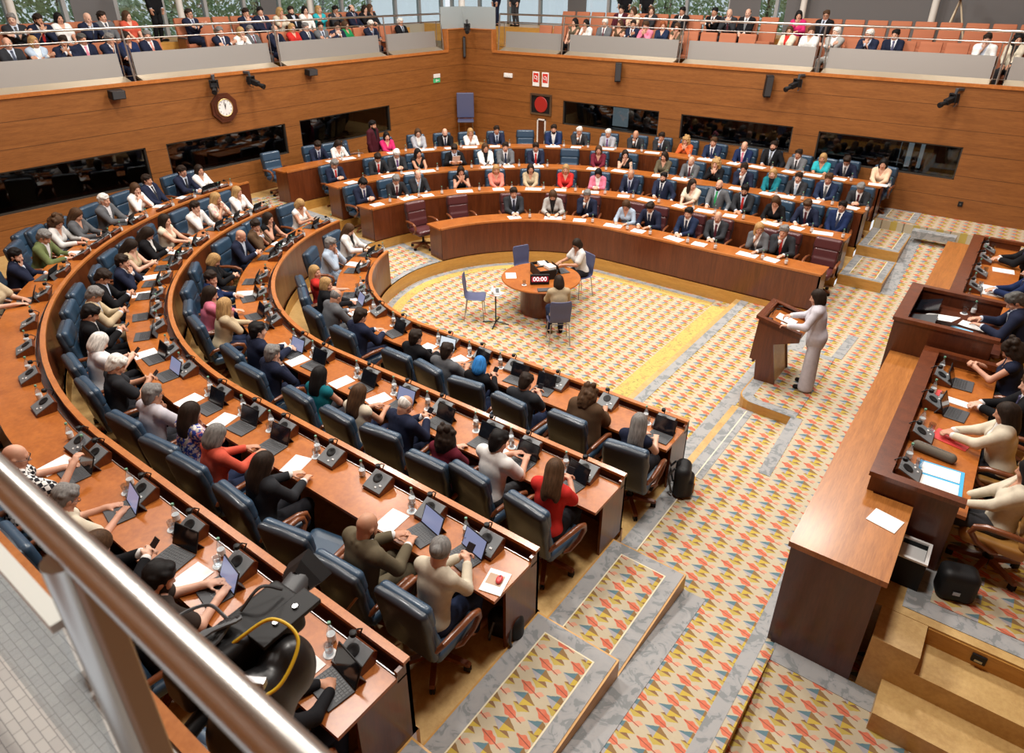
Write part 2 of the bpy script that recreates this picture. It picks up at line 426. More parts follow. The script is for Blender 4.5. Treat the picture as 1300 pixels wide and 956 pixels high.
def head(F, S):
    hw, H, m = S['hw'], S['H'], S['m']; g = 1. if m else .955
    F.ell(hw(0, -.014, .032), (.0745*g, .095*g, .09*g), H, .02)
    F.ell(hw(0, .022, -.03), (.0585*g, .068*g, .085*g), H, .03)
    F.cap(hw(-.022, .05, -.088*g), hw(.022, .05, -.088*g), .026*g, k=.035)
    F.cap(hw(-.05*g, -.0, -.06), hw(.05*g, 0, -.06), .022, k=.03)
    F.cap(hw(-.03, .077*g, .024), hw(.03, .077*g, .024), .011, k=.014)
    F.cap(hw(0, .083*g, .016), hw(0, .108*g, -.028), .008, .0135, k=.012)
    F.cap(hw(-.013, .094*g, -.031), hw(.013, .094*g, -.031), .0085, k=.008)
    for s in (1, -1):
        F.ell(hw(s*.03, .094*g, .004), (.015, .012, .0095), H, .006, 's')
        F.ell(hw(s*.03, .0775*g, .003), (.0125, .0125, .0115), H, .003)
        F.ell(hw(s*.0765*g, -.008, -.008), (.011, .023, .034), H@Ry(R(12*s)), .008)
        F.ell(hw(s*.042, .062, -.03), (.022, .02, .022), H, .03)
    F.cap(hw(-.017, .084*g, -.058), hw(.017, .084*g, -.058), .0075, k=.006); F.cap(hw(-.014, .083*g, -.068), hw(.014, .083*g, -.068), .008, k=.006)
    F.cap(S['neck']+S['A']@np.array((0, -.01, -.04)), hw(0, -.025, -.055), .055 if m else .046, .05 if m else .043, .035)
CACHE = {}
def fin(name, F, vox): P, Q = F.mesh(vox); return npmesh(name, P, Q)
def body_mesh(pose, g, hy, hp, lod, armless=False):
    key = ('body', pose, g, hy, hp, lod)
    if key in CACHE: return CACHE[key]
    S = skeleton(pose, g, hy, hp); F = Sdf()
    torso(F, S, -.006); legs(F, S, -.004)
    for s in (1, -1): F.cap(S['an'][s]+(0, -.03, -.03), S['toe'][s]+(0, 0, 0), .036, .03, .03)
    arms(F, S); head(F, S)
    for s in (1, -1): hand(F, S, s, lod*.82)
    P, Q = F.mesh(lod)
    C = P[Q].mean(1); L = (C-S['hc'])@S['H']; q = 1. if g == 'M' else .955
    mi = np.zeros(len(Q), int)
    for s in (1, -1):
        d = np.sqrt(((L[:, 0]-s*.03)/1.)**2+((L[:, 2]-.003)*1.25)**2)
        mi[(d < max(.0095, lod*.75)) & (L[:, 1] > .066) & (L[:, 1] < .096)] = 1
    mi[(abs(L[:, 0]) < .026) & (abs(L[:, 2]+.063) < max(.0095, lod*.62)) & (L[:, 1] > .075)] = 2
    me = npmesh('body', P, Q, mi); me.materials.append(SKIN); me.materials.append(EYE); me.materials.append(LIP)
    CACHE[key] = me; return me
def vcut(F, S, z0, zt, slope, zmin=None):
    """opening at the front of a garment: a wedge in the torso frame"""
    A, pel = S['A'], S['pel']; n = math.hypot(1, slope)
    def f(x, y, z):
        x, y, z = x-pel[0], y-pel[1], z-pel[2]
        ly = A[1, 1]*y+A[2, 1]*z; lz = A[1, 2]*y+A[2, 2]*z
        return np.maximum((abs(x)-(lz-z0)*slope)/n, np.maximum(.0-ly, lz-zt))
    return f
def allbox(S): return S['pel']-(1.2, 1.2, 1.2), S['pel']+(1.2, 1.2, 1.2)
def top_mesh(kind, pose, g, lod):
    key = (kind, pose, g, lod)
    if key in CACHE: return CACHE[key]
    S = skeleton(pose, g, 0, 0); F = Sdf(); T, A = S['T'], S['A']; lo, hi = allbox(S)
    if kind == 'jacket':
        e = .02
        torso(F, S, e); arms(F, S, .017, .94)
        if S['st']: F.ell(S['pel']+(0, 0, -.1), (.178, .135, .17), None, .05)
        W = vcut(F, S, .14, .62, .19); W2 = vcut(F, S, .10, .62, .42)
        G = Sdf(); torso(G, S, e+.007)
        for s in (1, -1): F.cap(T(s*.075, -.02, .49), T(s*.03, -.075, .50), .022, k=.02)
        F.fn(W, lo, hi, 's')
        F.cap(S['neck']+A@np.array((0, .01, -.06)), S['neck']+A@np.array((0, .06, .1)), .058, .075, mode='s', k=0)
    elif kind == 'shirt':      # what shows between the lapels, with a collar
        torso(F, S, .009); F.cap(T(0, -.012, .455), T(0, .004, .51), .066 if S['m'] else .058, k=.012)
        F.fn(lambda x, y, z: -z+S['pel'][2]+.02, lo, hi, 'i')
        F.cap(T(0, .0, .47), T(0, .015, .60), .05, mode='s', k=0)
        for s in (1, -1): F.cap(S['wr'][s]+(S['el'][s]-S['wr'][s])*.14, S['wr'][s]+(S['el'][s]-S['wr'][s])*.02, .04, .041, k=0)
    elif kind == 'tie':
        G = Sdf(); torso(F, S, .017)
        def f(x, y, z):
            x, y, z = x-S['pel'][0], y-S['pel'][1], z-S['pel'][2]
            ly = A[1, 1]*y+A[2, 1]*z; lz = A[1, 2]*y+A[2, 2]*z
            w = np.clip(.024+(.42-lz)*.065, .02, .045)
            return np.maximum(np.maximum(abs(x)-w, .03-ly), np.maximum(lz-.45, -.0-lz))
        F.fn(f, lo, hi, 'i')
        F.box(T(0, .088, .452), (.026, .02, .026), .01, A, .004)
    elif kind in ('long', 'tee', 'vest'):
        torso(F, S, .013, .05)
        if kind == 'long': arms(F, S, .014, .95)
        elif kind == 'tee': arms(F, S, .02, .34); F.cap(T(0, -.03, .45), T(0, -.022, .487), .066 if S['m'] else .055, k=.02)
        else:
            for s in (1, -1): F.cap(S['sh'][s], S['sh'][s]+(S['el'][s]-S['sh'][s])*.08, .05, .05, .03)
        if kind == 'long': F.cap(T(0, -.015, .44), T(0, .0, .495), .066, k=.02)
        if S['st']: F.ell(S['pel']+(0, 0, -.06), (.19, .145, .15), None, .05)
        F.cap(S['neck']+A@np.array((0, .012, -.05)), S['neck']+A@np.array((0, .05, .1)), .053, .07, mode='s', k=0)
        F.fn(vcut(F, S, .33 if kind != 'vest' else .31, .7, .42 if kind != 'vest' else .55), lo, hi, 's')
    elif kind == 'shawl':
        torso(F, S, .035, .06)
        for s in (1, -1):
            F.cap(S['sh'][s], S['el'][s], .085, .085, .05); F.cap(S['el'][s], (S['el'][s]+S['wr'][s])/2, .075, .06, .04)
            F.cap(T(s*.16, .0, .33), T(s*.19, .05, .05), .08, .09, .06)
        F.cap(S['neck']+A@np.array((0, .02, -.07)), S['neck']+A@np.array((0, .06, .1)), .07, .09, mode='s', k=0)
        F.fn(vcut(F, S, .28, .7, .4), lo, hi, 's')
    elif kind == 'trousers':
        F.ell(S['pel']+(0, -.01, -.01), (.178, .133, .12), None, .05); legs(F, S, .012)
    elif kind == 'wide':
        F.ell(S['pel']+(0, -.01, -.01), (.178, .133, .12), None, .05); legs(F, S, .012, wide=True)
        F.fn(lambda x, y, z: .02-z, lo, hi, 'i')
    elif kind == 'shoe':
        for s in (1, -1): F.cap(S['an'][s]+(0, -.035, -.045), S['toe'][s]+(0, .01, 0), .04, .034, .03)
        F.fn(lambda x, y, z: .0-z, lo, hi, 'i'); F.fn(lambda x, y, z: z-.1, lo, hi, 'i')
    me = fin(kind, F, lod if kind != 'tie' else min(lod, .011)); CACHE[key] = me; return me
def hair_mesh(style, g, lod):
    key = ('hair', style, g, lod)
    if key in CACHE: return CACHE[key]
    F = Sdf(); q = 1. if g == 'M' else .955; I = None; big = np.array((.5, .5, .5))
    def shell(e, k=.01): F.ell((0, -.016, .034), (.0745*q+e, .095*q+e, .09*q+e), None, k)
    face = lambda zc=-.03, rz=.085, ry=.075: F.ell((0, .098, zc), (.068, ry, rz), None, 0, 's')
    if style == 'sh':
        shell(.0075); F.ell((0, -.018, .048), (.084*q, .104*q, .092*q), None, .03); F.cap((-.02, .05, .108), (.03, .046, .112), .018, k=.03); F.ell((0, -.06, -.01), (.07*q, .055, .085), None, .03); F.cap((0, -.05, -.03), (0, -.036, -.085), .06*q, .0555*q, .03)
        hr = random.Random(9)
        for i in range(26):
            a = hr.uniform(0, 2*PI); z = hr.uniform(.03, .115); r = math.sqrt(max(.05, 1-((z-.034)/.1)**2)); F.ell((.076*q*r*math.cos(a), -.016+.094*q*r*math.sin(a), z+.012), (.02, .024, .014), None, .02)
        face(-.035, .105, .07)
        F.fn(lambda x, y, z: -(z+.02-1.15*np.minimum(y, 0)), -big, big, 'i')
        F.fn(lambda x, y, z: np.maximum(.03-y, z-.04), -big, big, 's')
    elif style == 'fr':
        shell(.008)
        F.fn(lambda x, y, z: z-.055+.35*y, -big, big, 'i'); F.fn(lambda x, y, z: y-.012, -big, big, 'i')
        F.fn(lambda x, y, z: -(z+.015-.9*np.minimum(y, 0)), -big, big, 'i')
    elif style in ('lg', 'bb', 'cu', 'bn', 'cr'):
        shell(.017)
        if style == 'lg':
            F.ell((0, -.075, -.10), (.088, .058, .17), None, .05)
            for s in (1, -1): F.ell((s*.072, -.005, -.10), (.03, .045, .15), None, .04); F.ell((s*.06, -.04, -.22), (.04, .045, .09), None, .04)
        elif style == 'bb':
            F.ell((0, -.055, -.05), (.094, .068, .105), None, .04)
            for s in (1, -1): F.ell((s*.075, .005, -.055), (.028, .045, .085), None, .03)
        elif style == 'cu':
            F.ell((0, -.055, -.06), (.115, .085, .15), None, .05)
            rr = random.Random(3)
            for i in range(46):
                a = rr.uniform(0, 2*PI); z = rr.uniform(-.2, .13); r = math.sqrt(max(.02, 1-((z+.02)/.19)**2))
                F.ell((.1*r*math.cos(a), -.03+.1*r*math.sin(a), z), (.03, .03, .032), None, .012)
            for s in (1, -1): F.ell((s*.088, .0, -.08), (.035, .05, .11), None, .03)
        elif style == 'cr':
            rr = random.Random(5)
            for i in range(30):
                a = rr.uniform(0, 2*PI); z = rr.uniform(.02, .12); r = math.sqrt(max(.05, 1-((z)/.15)**2))
                F.ell((.08*r*math.cos(a), -.015+.09*r*math.sin(a), z), (.024, .024, .024), None, .012)
        else:
            F.ell((0, -.115, .01), (.045, .04, .045), None, .015)
        face(-.045, .115, .075)
        F.fn(lambda x, y, z: np.maximum(np.maximum(y-.0, -.25-z), np.maximum(z+.03, abs(x)-.052))+0*x, -big, big, 's') if False else None
        F.cap((0, .02, -.16), (0, .06, -.35), .05, .09, mode='s', k=0)
        if style in ('bn', 'cr'): F.fn(lambda x, y, z: -(z+.02-.6*np.minimum(y, 0)), -big, big, 'i')
    if style != 'bd' or True:
        for s in (1, -1): F.cap((s*.018, .0895*q, .027), (s*.044, .08*q, .029), .0045, .003, k=0)
    me = fin('hair', F, min(lod, .009)); CACHE[key] = me; return me
def beard_mesh(g, lod):
    key = ('beard', lod)
    if key in CACHE: return CACHE[key]
    F = Sdf(); big = np.array((.5, .5, .5))
    F.ell((0, .022, -.03), (.066, .075, .092), None, .03); F.cap((-.022, .052, -.09), (.022, .052, -.09), .032, k=.035); F.cap((-.05, 0, -.06), (.05, 0, -.06), .027, k=.03)
    F.fn(lambda x, y, z: z+.042-1.6*np.maximum(abs(x)-.035, 0), -big, big, 'i'); F.fn(lambda x, y, z: -y-.005, -big, big, 'i')
    F.ell((0, .1, -.063), (.024, .03, .0125), None, 0, 's')
    me = fin('beard', F, .009); CACHE[key] = me; return me
def glasses_mesh():
    if 'glasses' in CACHE: return CACHE['glasses']
    m = MB()
    for s in (1, -1):
        m.tube([(s*.031+.021*math.cos(a), .101, .002+.016*math.sin(a)) for a in np.linspace(0, 2*PI, 15)], .0026, 6, cap=False)
        m.tube([(s*.052, .1, .006), (s*.079, .05, .006), (s*.08, -.01, .0)], .0026, 6)
    m.tube([(-.01, .103, .006), (.01, .103, .006)], .0026, 6)
    CACHE['glasses'] = m.mesh('glasses', True); return CACHE['glasses']
GARM = {'s': 'suit', 'j': 'jacket', 'b': 'blazer', 'l': 'long-sleeved top', 't': 'short-sleeved top', 'v': 'sleeveless top', 'w': 'shawl'}
CNAME = dict(charcoal='charcoal', lightgrey='light grey', lightblue='pale blue', emerald='emerald', checked='checked', patterned='dark floral', printed='printed white', floral='blue floral', sky='sky blue', royal='royal blue')
PATM = dict(checked=CHECK, patterned=FLORAL, printed=PRINT, floral=FLORAL)
NP = [0]
def person(loc, rz, spec, where, lod=.014, group=None, low='trousers', shoes=False, lowcol=None, scale=1., label=None):
    """spec: gender hair[+b beard +g glasses] haircolour garment colour[:second] pose headyaw"""
    w = spec.split(); g, hs, hc, gm, col, pose = w[:6]; hy = int(w[6]) if len(w) > 6 else 0
    ex = hs[2:]; hs = hs[:2]; c1, _, c2 = col.partition(':')
    NP[0] += 1; rr = random.Random(NP[0]*77)
    hp = rr.choice((0, 0, 6))
    if lod > .0135: hp = 0
    S = skeleton(pose, g, hy, hp)
    o = put('person', body_mesh(pose, g, hy, hp, lod), None, None, loc, (0, 0, rz), SK[rr.randrange(4)])
    o.scale = (scale,)*3
    ex2 = ''
    if gm == 's': ex2 = f' {CNAME.get(c2, c2)} tie' if c2 else ''
    lab = label or f"person in {CNAME.get(c1, c1)} {GARM[gm]}{ex2}, {POSE[pose][4]}, {where}"
    if len(lab.replace(',', ' ').split()) > 16: lab = lab.replace(POSE[pose][4]+', ', '')
    tag(o, lab, 'person', group)
    def part(n, me, mat, c): p = put(n, me, mat, o, color=c); return p
    q_ = rr.uniform(.88, 1.12); vary = lambda c: tuple(min(1, x*q_) for x in c)
    cc = vary(COLS[c1]); cm = PATM.get(c1, CLOTH)
    if gm in 'sj':
        part('jacket', top_mesh('jacket', pose, g, lod), CLOTH, cc)
        part('shirt', top_mesh('shirt', pose, g, lod), CLOTH, rr.choice([(.78, .78, .78), (.74, .75, .78), (.55, .62, .74)]) if not (gm == 'j' and c2) else COLS[c2])
        if gm == 's': part('necktie', top_mesh('tie', pose, g, lod), SILK, COLS[c2] if c2 else rr.choice([(.02, .025, .05), (.03, .03, .035), (.05, .05, .12), (.1, .02, .03)]))
    elif gm == 'b':
        part('blazer', top_mesh('jacket', pose, g, lod), CLOTH, cc); part('blouse', top_mesh('shirt', pose, g, lod), CLOTH, COLS[c2] if c2 else rr.choice([(.75, .74, .72), (.02, .02, .02)]))
    else:
        part({'l': 'blouse', 't': 'shirt', 'v': 'sleeveless_top', 'w': 'shawl'}[gm], top_mesh({'l': 'long', 't': 'tee', 'v': 'vest', 'w': 'shawl'}[gm], pose, g, lod), cm, cc)
        if gm == 'l' and c2: part('necktie', top_mesh('tie', pose, g, lod), SILK, COLS[c2])
    part('trousers', top_mesh(low, pose, g, lod), CLOTH, COLS[lowcol] if lowcol else (cc if gm in 'sj' else rr.choice([(.02, .02, .025), (.02, .03, .07), (.05, .05, .055)])))
    if shoes: part('shoes', top_mesh('shoe', pose, g, lod), CLOTH, (.012, .01, .01))
    hm = Matrix.Translation(Vector(S['hc'])) @ Matrix([list(r) for r in S['H']]).to_4x4()
    hcol = HC[hc]
    def onhead(n, me, mat, c=None):
        p = put(n, me, mat, o, color=c); p.matrix_local = hm; return p
    onhead('hair', hair_mesh(hs, g, lod), HAIR, hcol)
    if 'b' in ex: onhead('beard', beard_mesh(g, lod), HAIR, HC['d'] if hs in ('bd', 'fr') else hcol)
    if 'g' in ex: onhead('glasses', glasses_mesh(), FRAME)
    return o, S
# ------------------------------------------------------------------ materials of the place
W_WALL = wood('wall_panel_wood', (.165, .056, .012), (.31, .118, .03), (.5, .5, 6), .42, [(2, .52, .1, .014)], .05, 2.2)
W_DESK = wood('mahogany_front', (.07, .016, .005), (.16, .04, .012), (3, 3, .22), .3, None, .3, 3)
W_TOP = wood('glossy_worktop_wood', (.27, .07, .01), (.47, .15, .026), (1.2, 1.2, 1.2), .33, None, .1, 2.4)
W_RIM = wood('rim_wood', (.33, .10, .02), (.52, .19, .05), (1, 1, 1), .3, None, .3, 5)
W_PLANK = wood('counter_wood', (.24, .08, .016), (.47, .18, .042), (6, .5, 1), .32, None, .15, 2.2)
W_PALE = wood('pale_oak', (.42, .25, .085), (.62, .42, .17), (1, 1, 1), .4, None, .15, 4)
W_RISER = wood('riser_oak', (.42, .2, .04), (.6, .33, .08), (.6, .6, 4), .4, None, .1, 3)
W_DARK = wood('dark_mahogany', (.05, .012, .005), (.11, .028, .011), (2, 2, .3), .3, None, .3, 3)
W_CHAIR = wood('chair_arm_wood', (.12, .035, .013), (.24, .075, .026), (1, 1, 1), .3, None, .3, 8)
STEEL = plain('brushed_steel', (.55, .54, .52), .28, 1.); SILL = plain('sill_metal_wood_reflection', (.43, .35, .25), .35, .6); STEEL2 = plain('panel_steel', (.42, .415, .4), .36, .55)  # sill metal's beige holds the reflection of the wood in its base colour
GREYC = None
def carpet_mats():
    m, nt, b = newmat('leaf_carpet')
    t = nt.nodes.new('ShaderNodeTexCoord'); sp = nt.nodes.new('ShaderNodeSeparateXYZ'); nt.links.new(t.outputs['Object'], sp.inputs[0])
    nz = noise(nt, t.outputs['Object'], 30, 3)
    x = X(nt, sp.outputs[0])*(1/.245); y = X(nt, sp.outputs[1])*(1/.27)
    cx = x.op('FLOOR'); u = x-cx-.5
    par = cx.mod(2.)
    v = (y+par*.5).mod(1.)-.5
    jit = (X(nt, nz)-.5)*.12
    d = (u.abs()*(1/.46)+(v-.06+jit*.6).abs()*(1/.25)).lt(1.)
    u2 = u-.1; v2 = v+.2
    d2 = (u2.abs()*(1/.34)+(v2+jit*.6).abs()*(1/.2)).lt(1.)
    up = (v-.06).gt(0.); rt = u.gt(-.02)
    sgn = v.gt(-.05)
    wv = v-sgn*1.+.55
    ul = (u+par*0.+.5).mod(1.)-.5
    sl = wv+ul*.2
    lobe = (ul*24.).op('SINE')*.022
    leaf = (sl.abs()).lt((((ul+.12).abs()*(1/.34)).op('POWER', 1.6)*-1.+1.).op('MAXIMUM', 0.)*.165+lobe)*((ul+.12).abs().lt(.36))
    s2 = wv-ul*.35+.12
    leaf2 = (s2.abs()).lt((((ul-.34).abs()*(1/.2)).op('POWER', 1.6)*-1.+1.).op('MAXIMUM', 0.)*.1+lobe*.6)*((ul-.34).abs().lt(.22))
    vein = sl.abs().lt(.016)*(ul.abs().lt(.44))
    base = (.5, .435, .315)
    c = mix(nt, nz, base, (.455, .39, .27))
    lc = mix(nt, X(nt, noise(nt, t.outputs['Object'], 18, 2)), (.5, .075, .035), (.66, .24, .14))
    c = mix(nt, leaf2, c, (.6, .3, .2)); c = mix(nt, leaf, c, lc); c = mix(nt, vein, c, (.26, .08, .05))
    ql = mix(nt, up, (.34, .33, .35), (.1, .18, .21)); qr = mix(nt, up, (.5, .36, .06), (.24, .14, .055))
    c = mix(nt, d2, c, mix(nt, v2.gt(0.), (.45, .34, .08), (.22, .12, .06)))
    dc = mix(nt, rt, ql, qr)
    c = mix(nt, d, c, dc)
    nt.links.new(c, b.inputs['Base Color']); b.inputs['Roughness'].default_value = .95
    g, nt, b = newmat('grey_carpet_border')
    t = nt.nodes.new('ShaderNodeTexCoord')
    f = ramp(nt, noise(nt, t.outputs['Object'], 7, 3, .6, 1.), [(.42, (.34, .34, .34)), (.53, (.31, .315, .32)), (.57, (.22, .235, .24))])
    nt.links.new(f, b.inputs['Base Color']); b.inputs['Roughness'].default_value = .95
    yb, nt, b = newmat('yellow_carpet_border')
    t = nt.nodes.new('ShaderNodeTexCoord')
    f = ramp(nt, noise(nt, t.outputs['Object'], 6, 3, .6, 2.), [(.38, (.5, .28, .1)), (.46, (.56, .4, .11)), (.58, (.57, .42, .12)), (.63, (.32, .28, .09))])
    nt.links.new(f, b.inputs['Base Color']); b.inputs['Roughness'].default_value = .95
    return m, g, yb
CARPET, GREYC, YELC = carpet_mats()
CREAM = plain('carpet_cream_line', (.75, .68, .5), .95)
BLACK = plain('black_plastic', (.01, .01, .011), .5); BLACK.node_tree.nodes['Principled BSDF'].inputs['Specular IOR Level'].default_value = .25; DGREY = plain('dark_grey_plastic', (.05, .053, .058), .45); CONS = plain('console_grey', (.15, .16, .17), .45)
SCREEN_OFF = plain('dark_screen', (.008, .009, .013), .12); SCREEN_ON = plain('lit_screen', (.05, .05, .07), .2, emit=(.3, .34, .55), es=.75)
SCREEN_HI = plain('bright_screen', (.1, .1, .1), .2, emit=(.7, .78, .85), es=1.)
KEYS = plain('keyboard_grey', (.06, .063, .07), .6); PAPER = plain('paper', (.8, .8, .79), .8); WHITE = plain('white_plastic', (.75, .75, .74), .4)
LBLUE = objcol('leather', .38, coat=.15); GLASS = seeglass('clear_glass', (.86, .9, .93), .22, .12)
PRNT = objcol('printed_card', .6); METAL = plain('grey_metal', (.35, .35, .36), .3, 1.); BRASS = plain('brass_plate', (.62, .47, .2), .35, .8)
ORANGE = plain('orange_velour', (.4, .135, .065), .85)
CX, CY = -7.05, 10.25
RAD = {('L', 1): (3.03, 3.3), ('L', 2): (4.77, 4.97), ('L', 3): (6.46, 6.33), ('L', 4): (8.1, 7.75),
       ('G', 1): (3.17, 3.3), ('G', 2): (4.77, 4.97), ('G', 3): (6.25, 6.33), ('G', 4): (7.72, 7.78)}
TZ = {0: 0., 1: .28, 2: .5, 3: .73, 4: .96}
RIM = {1: 1.06, 2: 1.31, 3: 1.56, 4: 1.81}
AEND = {('L', 1): 163, ('L', 2): 172, ('L', 3): 168, ('L', 4): 172.5, ('G', 1): 166, ('G', 2): 176, ('G', 3): 175, ('G', 4): 179}
XE = -2.5
def place(side, k, t, d=0.):
    """t > 0: angle round the curve in degrees; t < 0: x on the straight arm. returns x, y, heading towards the well"""
    sg = -1 if side == 'L' else 1; r0, r1 = RAD[(side, k)]
    if t < 0:
        return t, CY+sg*(r0+d), (0. if side == 'L' else PI)
    q = min(1, max(0, (t-90)/90)); r = r0+(r1-r0)*q+d; a = R(t)
    dx, dy = math.cos(a), sg*math.sin(a)
    return CX+dx*r, CY+dy*r, math.atan2(dx, -dy)
def ringpts(side, k, t0=XE, t1=180.):
    """front line with outward normals from straight end to angle t1"""
    sg = -1 if side == 'L' else 1; P = []
    if t0 < 0:
        n = max(2, int(abs(CX-t0)/.6)+1)
        for x in np.linspace(t0, CX, n): P.append((place(side, k, min(-1e-6, float(x)))[:2], (0, sg)))
        a0 = 90.
    else: a0 = t0
    for a in np.linspace(a0, t1, max(2, int((t1-a0)/3)+1))[(1 if t0 < 0 else 0):]:
        x, y, _ = place(side, k, float(a)); P.append(((x, y), (math.cos(R(a)), sg*math.sin(R(a)))))
    return P
def fullring(k): return ringpts('L', k)+ringpts('G', k)[::-1][1:]

# ------------------------------------------------------------------ floors
def slab(name, pts, z0, z1, mat, label=None):
    return struct(name, MB().prism(pts, z0, z1).mesh(name), mat, label)
def dpt(p, d): return (p[0][0]+p[1][0]*d, p[0][1]+p[1][1]*d)
f1 = fullring(1)
well = [dpt(p, .02) for p in f1 if p[0][0] <= -3.99]
well = [(-4., CY-3.05)]+well+[(-4., CY+3.2)]
slab('floor', well, -.12, 0., CARPET, 'patterned carpet floor of the well')
for d0, d1, mt, nm, z in ((-.42, -.2, YELC, 'yellow', .004), (-.2, -.06, GREYC, 'grey', .004)):
    struct('trim_1' if nm == 'yellow' else 'trim_2', MB().sweep([(d0, 0), (d0, z), (d1, z), (d1, 0)], [p for p in f1 if p[0][0] <= -4.]).mesh('border'), mt, nm+' carpet border round the well')
slab('trim_3', [(-4.42, CY-2.65), (-4.02, CY-2.9), (-4.02, CY+3.0), (-4.42, CY+2.8)], 0, .004, YELC, 'yellow carpet border along the well step')
# tier floors: pale boards
for k in (1, 2, 3, 4):
    pk = fullring(k)
    if k < 4:
        pn = fullring(k+1); m = MB(); n = min(len(pk), len(pn)); vs = []; fs = []
        for i in range(n):
            a = dpt(pk[i], -.03); b = dpt(pn[i], .02)
            vs += [(*a, TZ[k]), (*b, TZ[k]), (*a, TZ[k]-.1), (*b, TZ[k]-.1)]
        for i in range(n-1):
            j = 4*i; fs += [(j, j+1, j+5, j+4), (j+2, j+6, j+7, j+3), (j, j+4, j+6, j+2), (j+1, j+3, j+7, j+5)]
        m.add(vs, fs)
    else:
        m = MB(); vs = []; fs = []
        out = []
        for p in pk:
            x, y = dpt(p, 0); nx, ny = p[1]
            t = min([q for q in ((-16.6-x)/nx if nx < -1e-6 else 99, (.3-y)/ny if ny < -1e-6 else 99, (19.5-y)/ny if ny > 1e-6 else 99) if q > 0])
            a = dpt(p, -.03); b = (x+nx*t, y+ny*t); vs += [(*a, TZ[4]), (*b, TZ[4])]
        for i in range(len(pk)-1):
            j = 2*i; fs.append((j, j+1, j+3, j+2))
        m.add(vs, fs)
        m.add([(-16.6, .3, TZ[4]-.01), (-9, .3, TZ[4]-.01), (-16.6, 8, TZ[4]-.01)], [(0, 1, 2)]); m.add([(-16.6, 19.5, TZ[4]-.01), (-9, 19.5, TZ[4]-.01), (-16.6, 12, TZ[4]-.01)], [(0, 2, 1)])
    struct('floor_tier_%d' % k, m.mesh('floor_tier'), W_PALE, 'pale board floor of seating tier %d' % k)
    struct('trim_%d' % (10+k), MB().sweep([(-.035, TZ[k-1]-.05), (-.035, TZ[k]), (.0, TZ[k]), (.0, TZ[k-1]-.05)], pk).mesh('riser'), W_RISER, 'oak step riser below desk row %d' % k)
# carpet runners up the central aisle between the two blocks
for k in (1, 2, 3, 4):
    dd = 1.62 if k < 4 else 1.3; a0, a1 = AEND[('L', k)], AEND[('G', k)]
    cen = math.atan2(0, -1)
    def pol(a_, d_):
        side = 'L' if a_ <= 180 else 'G'; aa = a_ if a_ <= 180 else 360-a_
        return place(side, k, aa, d_)[:2]
    for i, (pad, z, mt) in enumerate(((0, .006, GREYC), (2.2, .011, CARPET))):
        lo = a0+1+pad; hi = 360-a1-1-pad
        if hi-lo < 3: lo, hi = 176-(3 if pad else 5), 180+(3 if pad else 5)
        A = np.linspace(lo, hi, 6); q = .0 if i == 0 else .13
        slab('trim_%d' % (20+k*2+i), [pol(float(a), q) for a in A]+[pol(float(a), dd-q) for a in A[::-1]], TZ[k], TZ[k]+z, mt, ('grey border' if i == 0 else 'patterned carpet')+' of the aisle at tier %d' % k)
# apron in front of the lectern
slab('floor_apron', [(-4., CY-3.1), (XE, CY-3.1), (XE, CY+3.2), (-4., CY+3.2)], -.12, .14, CARPET, 'patterned carpet between well and lectern step')
slab('trim_40', [(-4.03, CY-3.0), (-3.93, CY-3.0), (-3.93, CY+3.15), (-4.03, CY+3.15)], 0, .146, W_PALE, 'pale wood nosing of the well step')
slab('trim_41', [(-3.93, CY-3.0), (-3.76, CY-3.0), (-3.76, CY+3.15), (-3.93, CY+3.15)], .1, .145, GREYC, 'grey carpet border beside the well step')
slab('trim_42', [(-2.78, CY-3.1), (-2.55, CY-3.1), (-2.55, CY+3.1), (-2.78, CY+3.1)], .1, .145, GREYC, 'grey carpet border below the lectern step')
# cross aisle with ramp
def prof(y):
    d = abs(y-CY); xs = [(0, .43), (1.1, .43), (2.5, .28), (4.95, .28), (6.5, .5), (8.2, .73), (9.0, .955), (12, .955)]
    for (a, za), (b, zb) in zip(xs, xs[1:]):
        if d <= b: return za+(zb-za)*(d-a)/(b-a)
    return .955
def strip(name, x0, x1, ys, dz, mat, label, zf=prof):
    vs = []; fs = []
    for y in ys: vs += [(x0, y, zf(y)+dz), (x1, y, zf(y)+dz), (x0, y, zf(y)-.12), (x1, y, zf(y)-.12)]
    n = len(ys)
    for i in range(n-1):
        j = 4*i; fs += [(j, j+1, j+5, j+4), (j, j+4, j+6, j+2), (j+1, j+3, j+7, j+5)]
    fs += [(0, 2, 3, 1), (4*n-4, 4*n-3, 4*n-1, 4*n-2)]
    return struct(name, MB().add(vs, fs).mesh(name), mat, label)
YS = sorted([.35, CY]+[CY+s*d for s in (-1, 1) for d in (1.1, 2.5, 4.95, 5.7, 6.5, 7.4, 8.2, 9.0)]+[19.4])
strip('floor_aisle_ramp', -1.6, -.6, YS, 0, CARPET, 'patterned carpet ramp of the cross aisle')
strip('trim_43', -.84, -.7, [y for y in YS if y < CY-2.4], .004, GREYC, 'grey carpet border along the presidium')
slab('floor_near_landing', [(XE, CY-4.95), (-1.6, CY-4.95), (-1.6, CY-1.1), (XE, CY-1.1)], 0, .28, CARPET, 'patterned carpet landing of the near aisle')
slab('trim_56', [(XE, CY-4.95), (XE+.2, CY-4.95), (XE+.2, CY-3.1), (XE, CY-3.1)], .2, .286, GREYC, 'grey carpet border of the near landing')
slab('trim_57', [(XE+.2, CY-4.95), (XE+.215, CY-4.95), (XE+.215, CY-1.15), (XE+.2, CY-1.15)], .2, .287, CREAM, 'cream carpet line of the near landing')
slab('floor_far_landing', [(XE, CY+1.1), (-1.6, CY+1.1), (-1.6, CY+4.95), (XE, CY+4.95)], 0, .28, CARPET, 'patterned carpet landing of the far aisle')
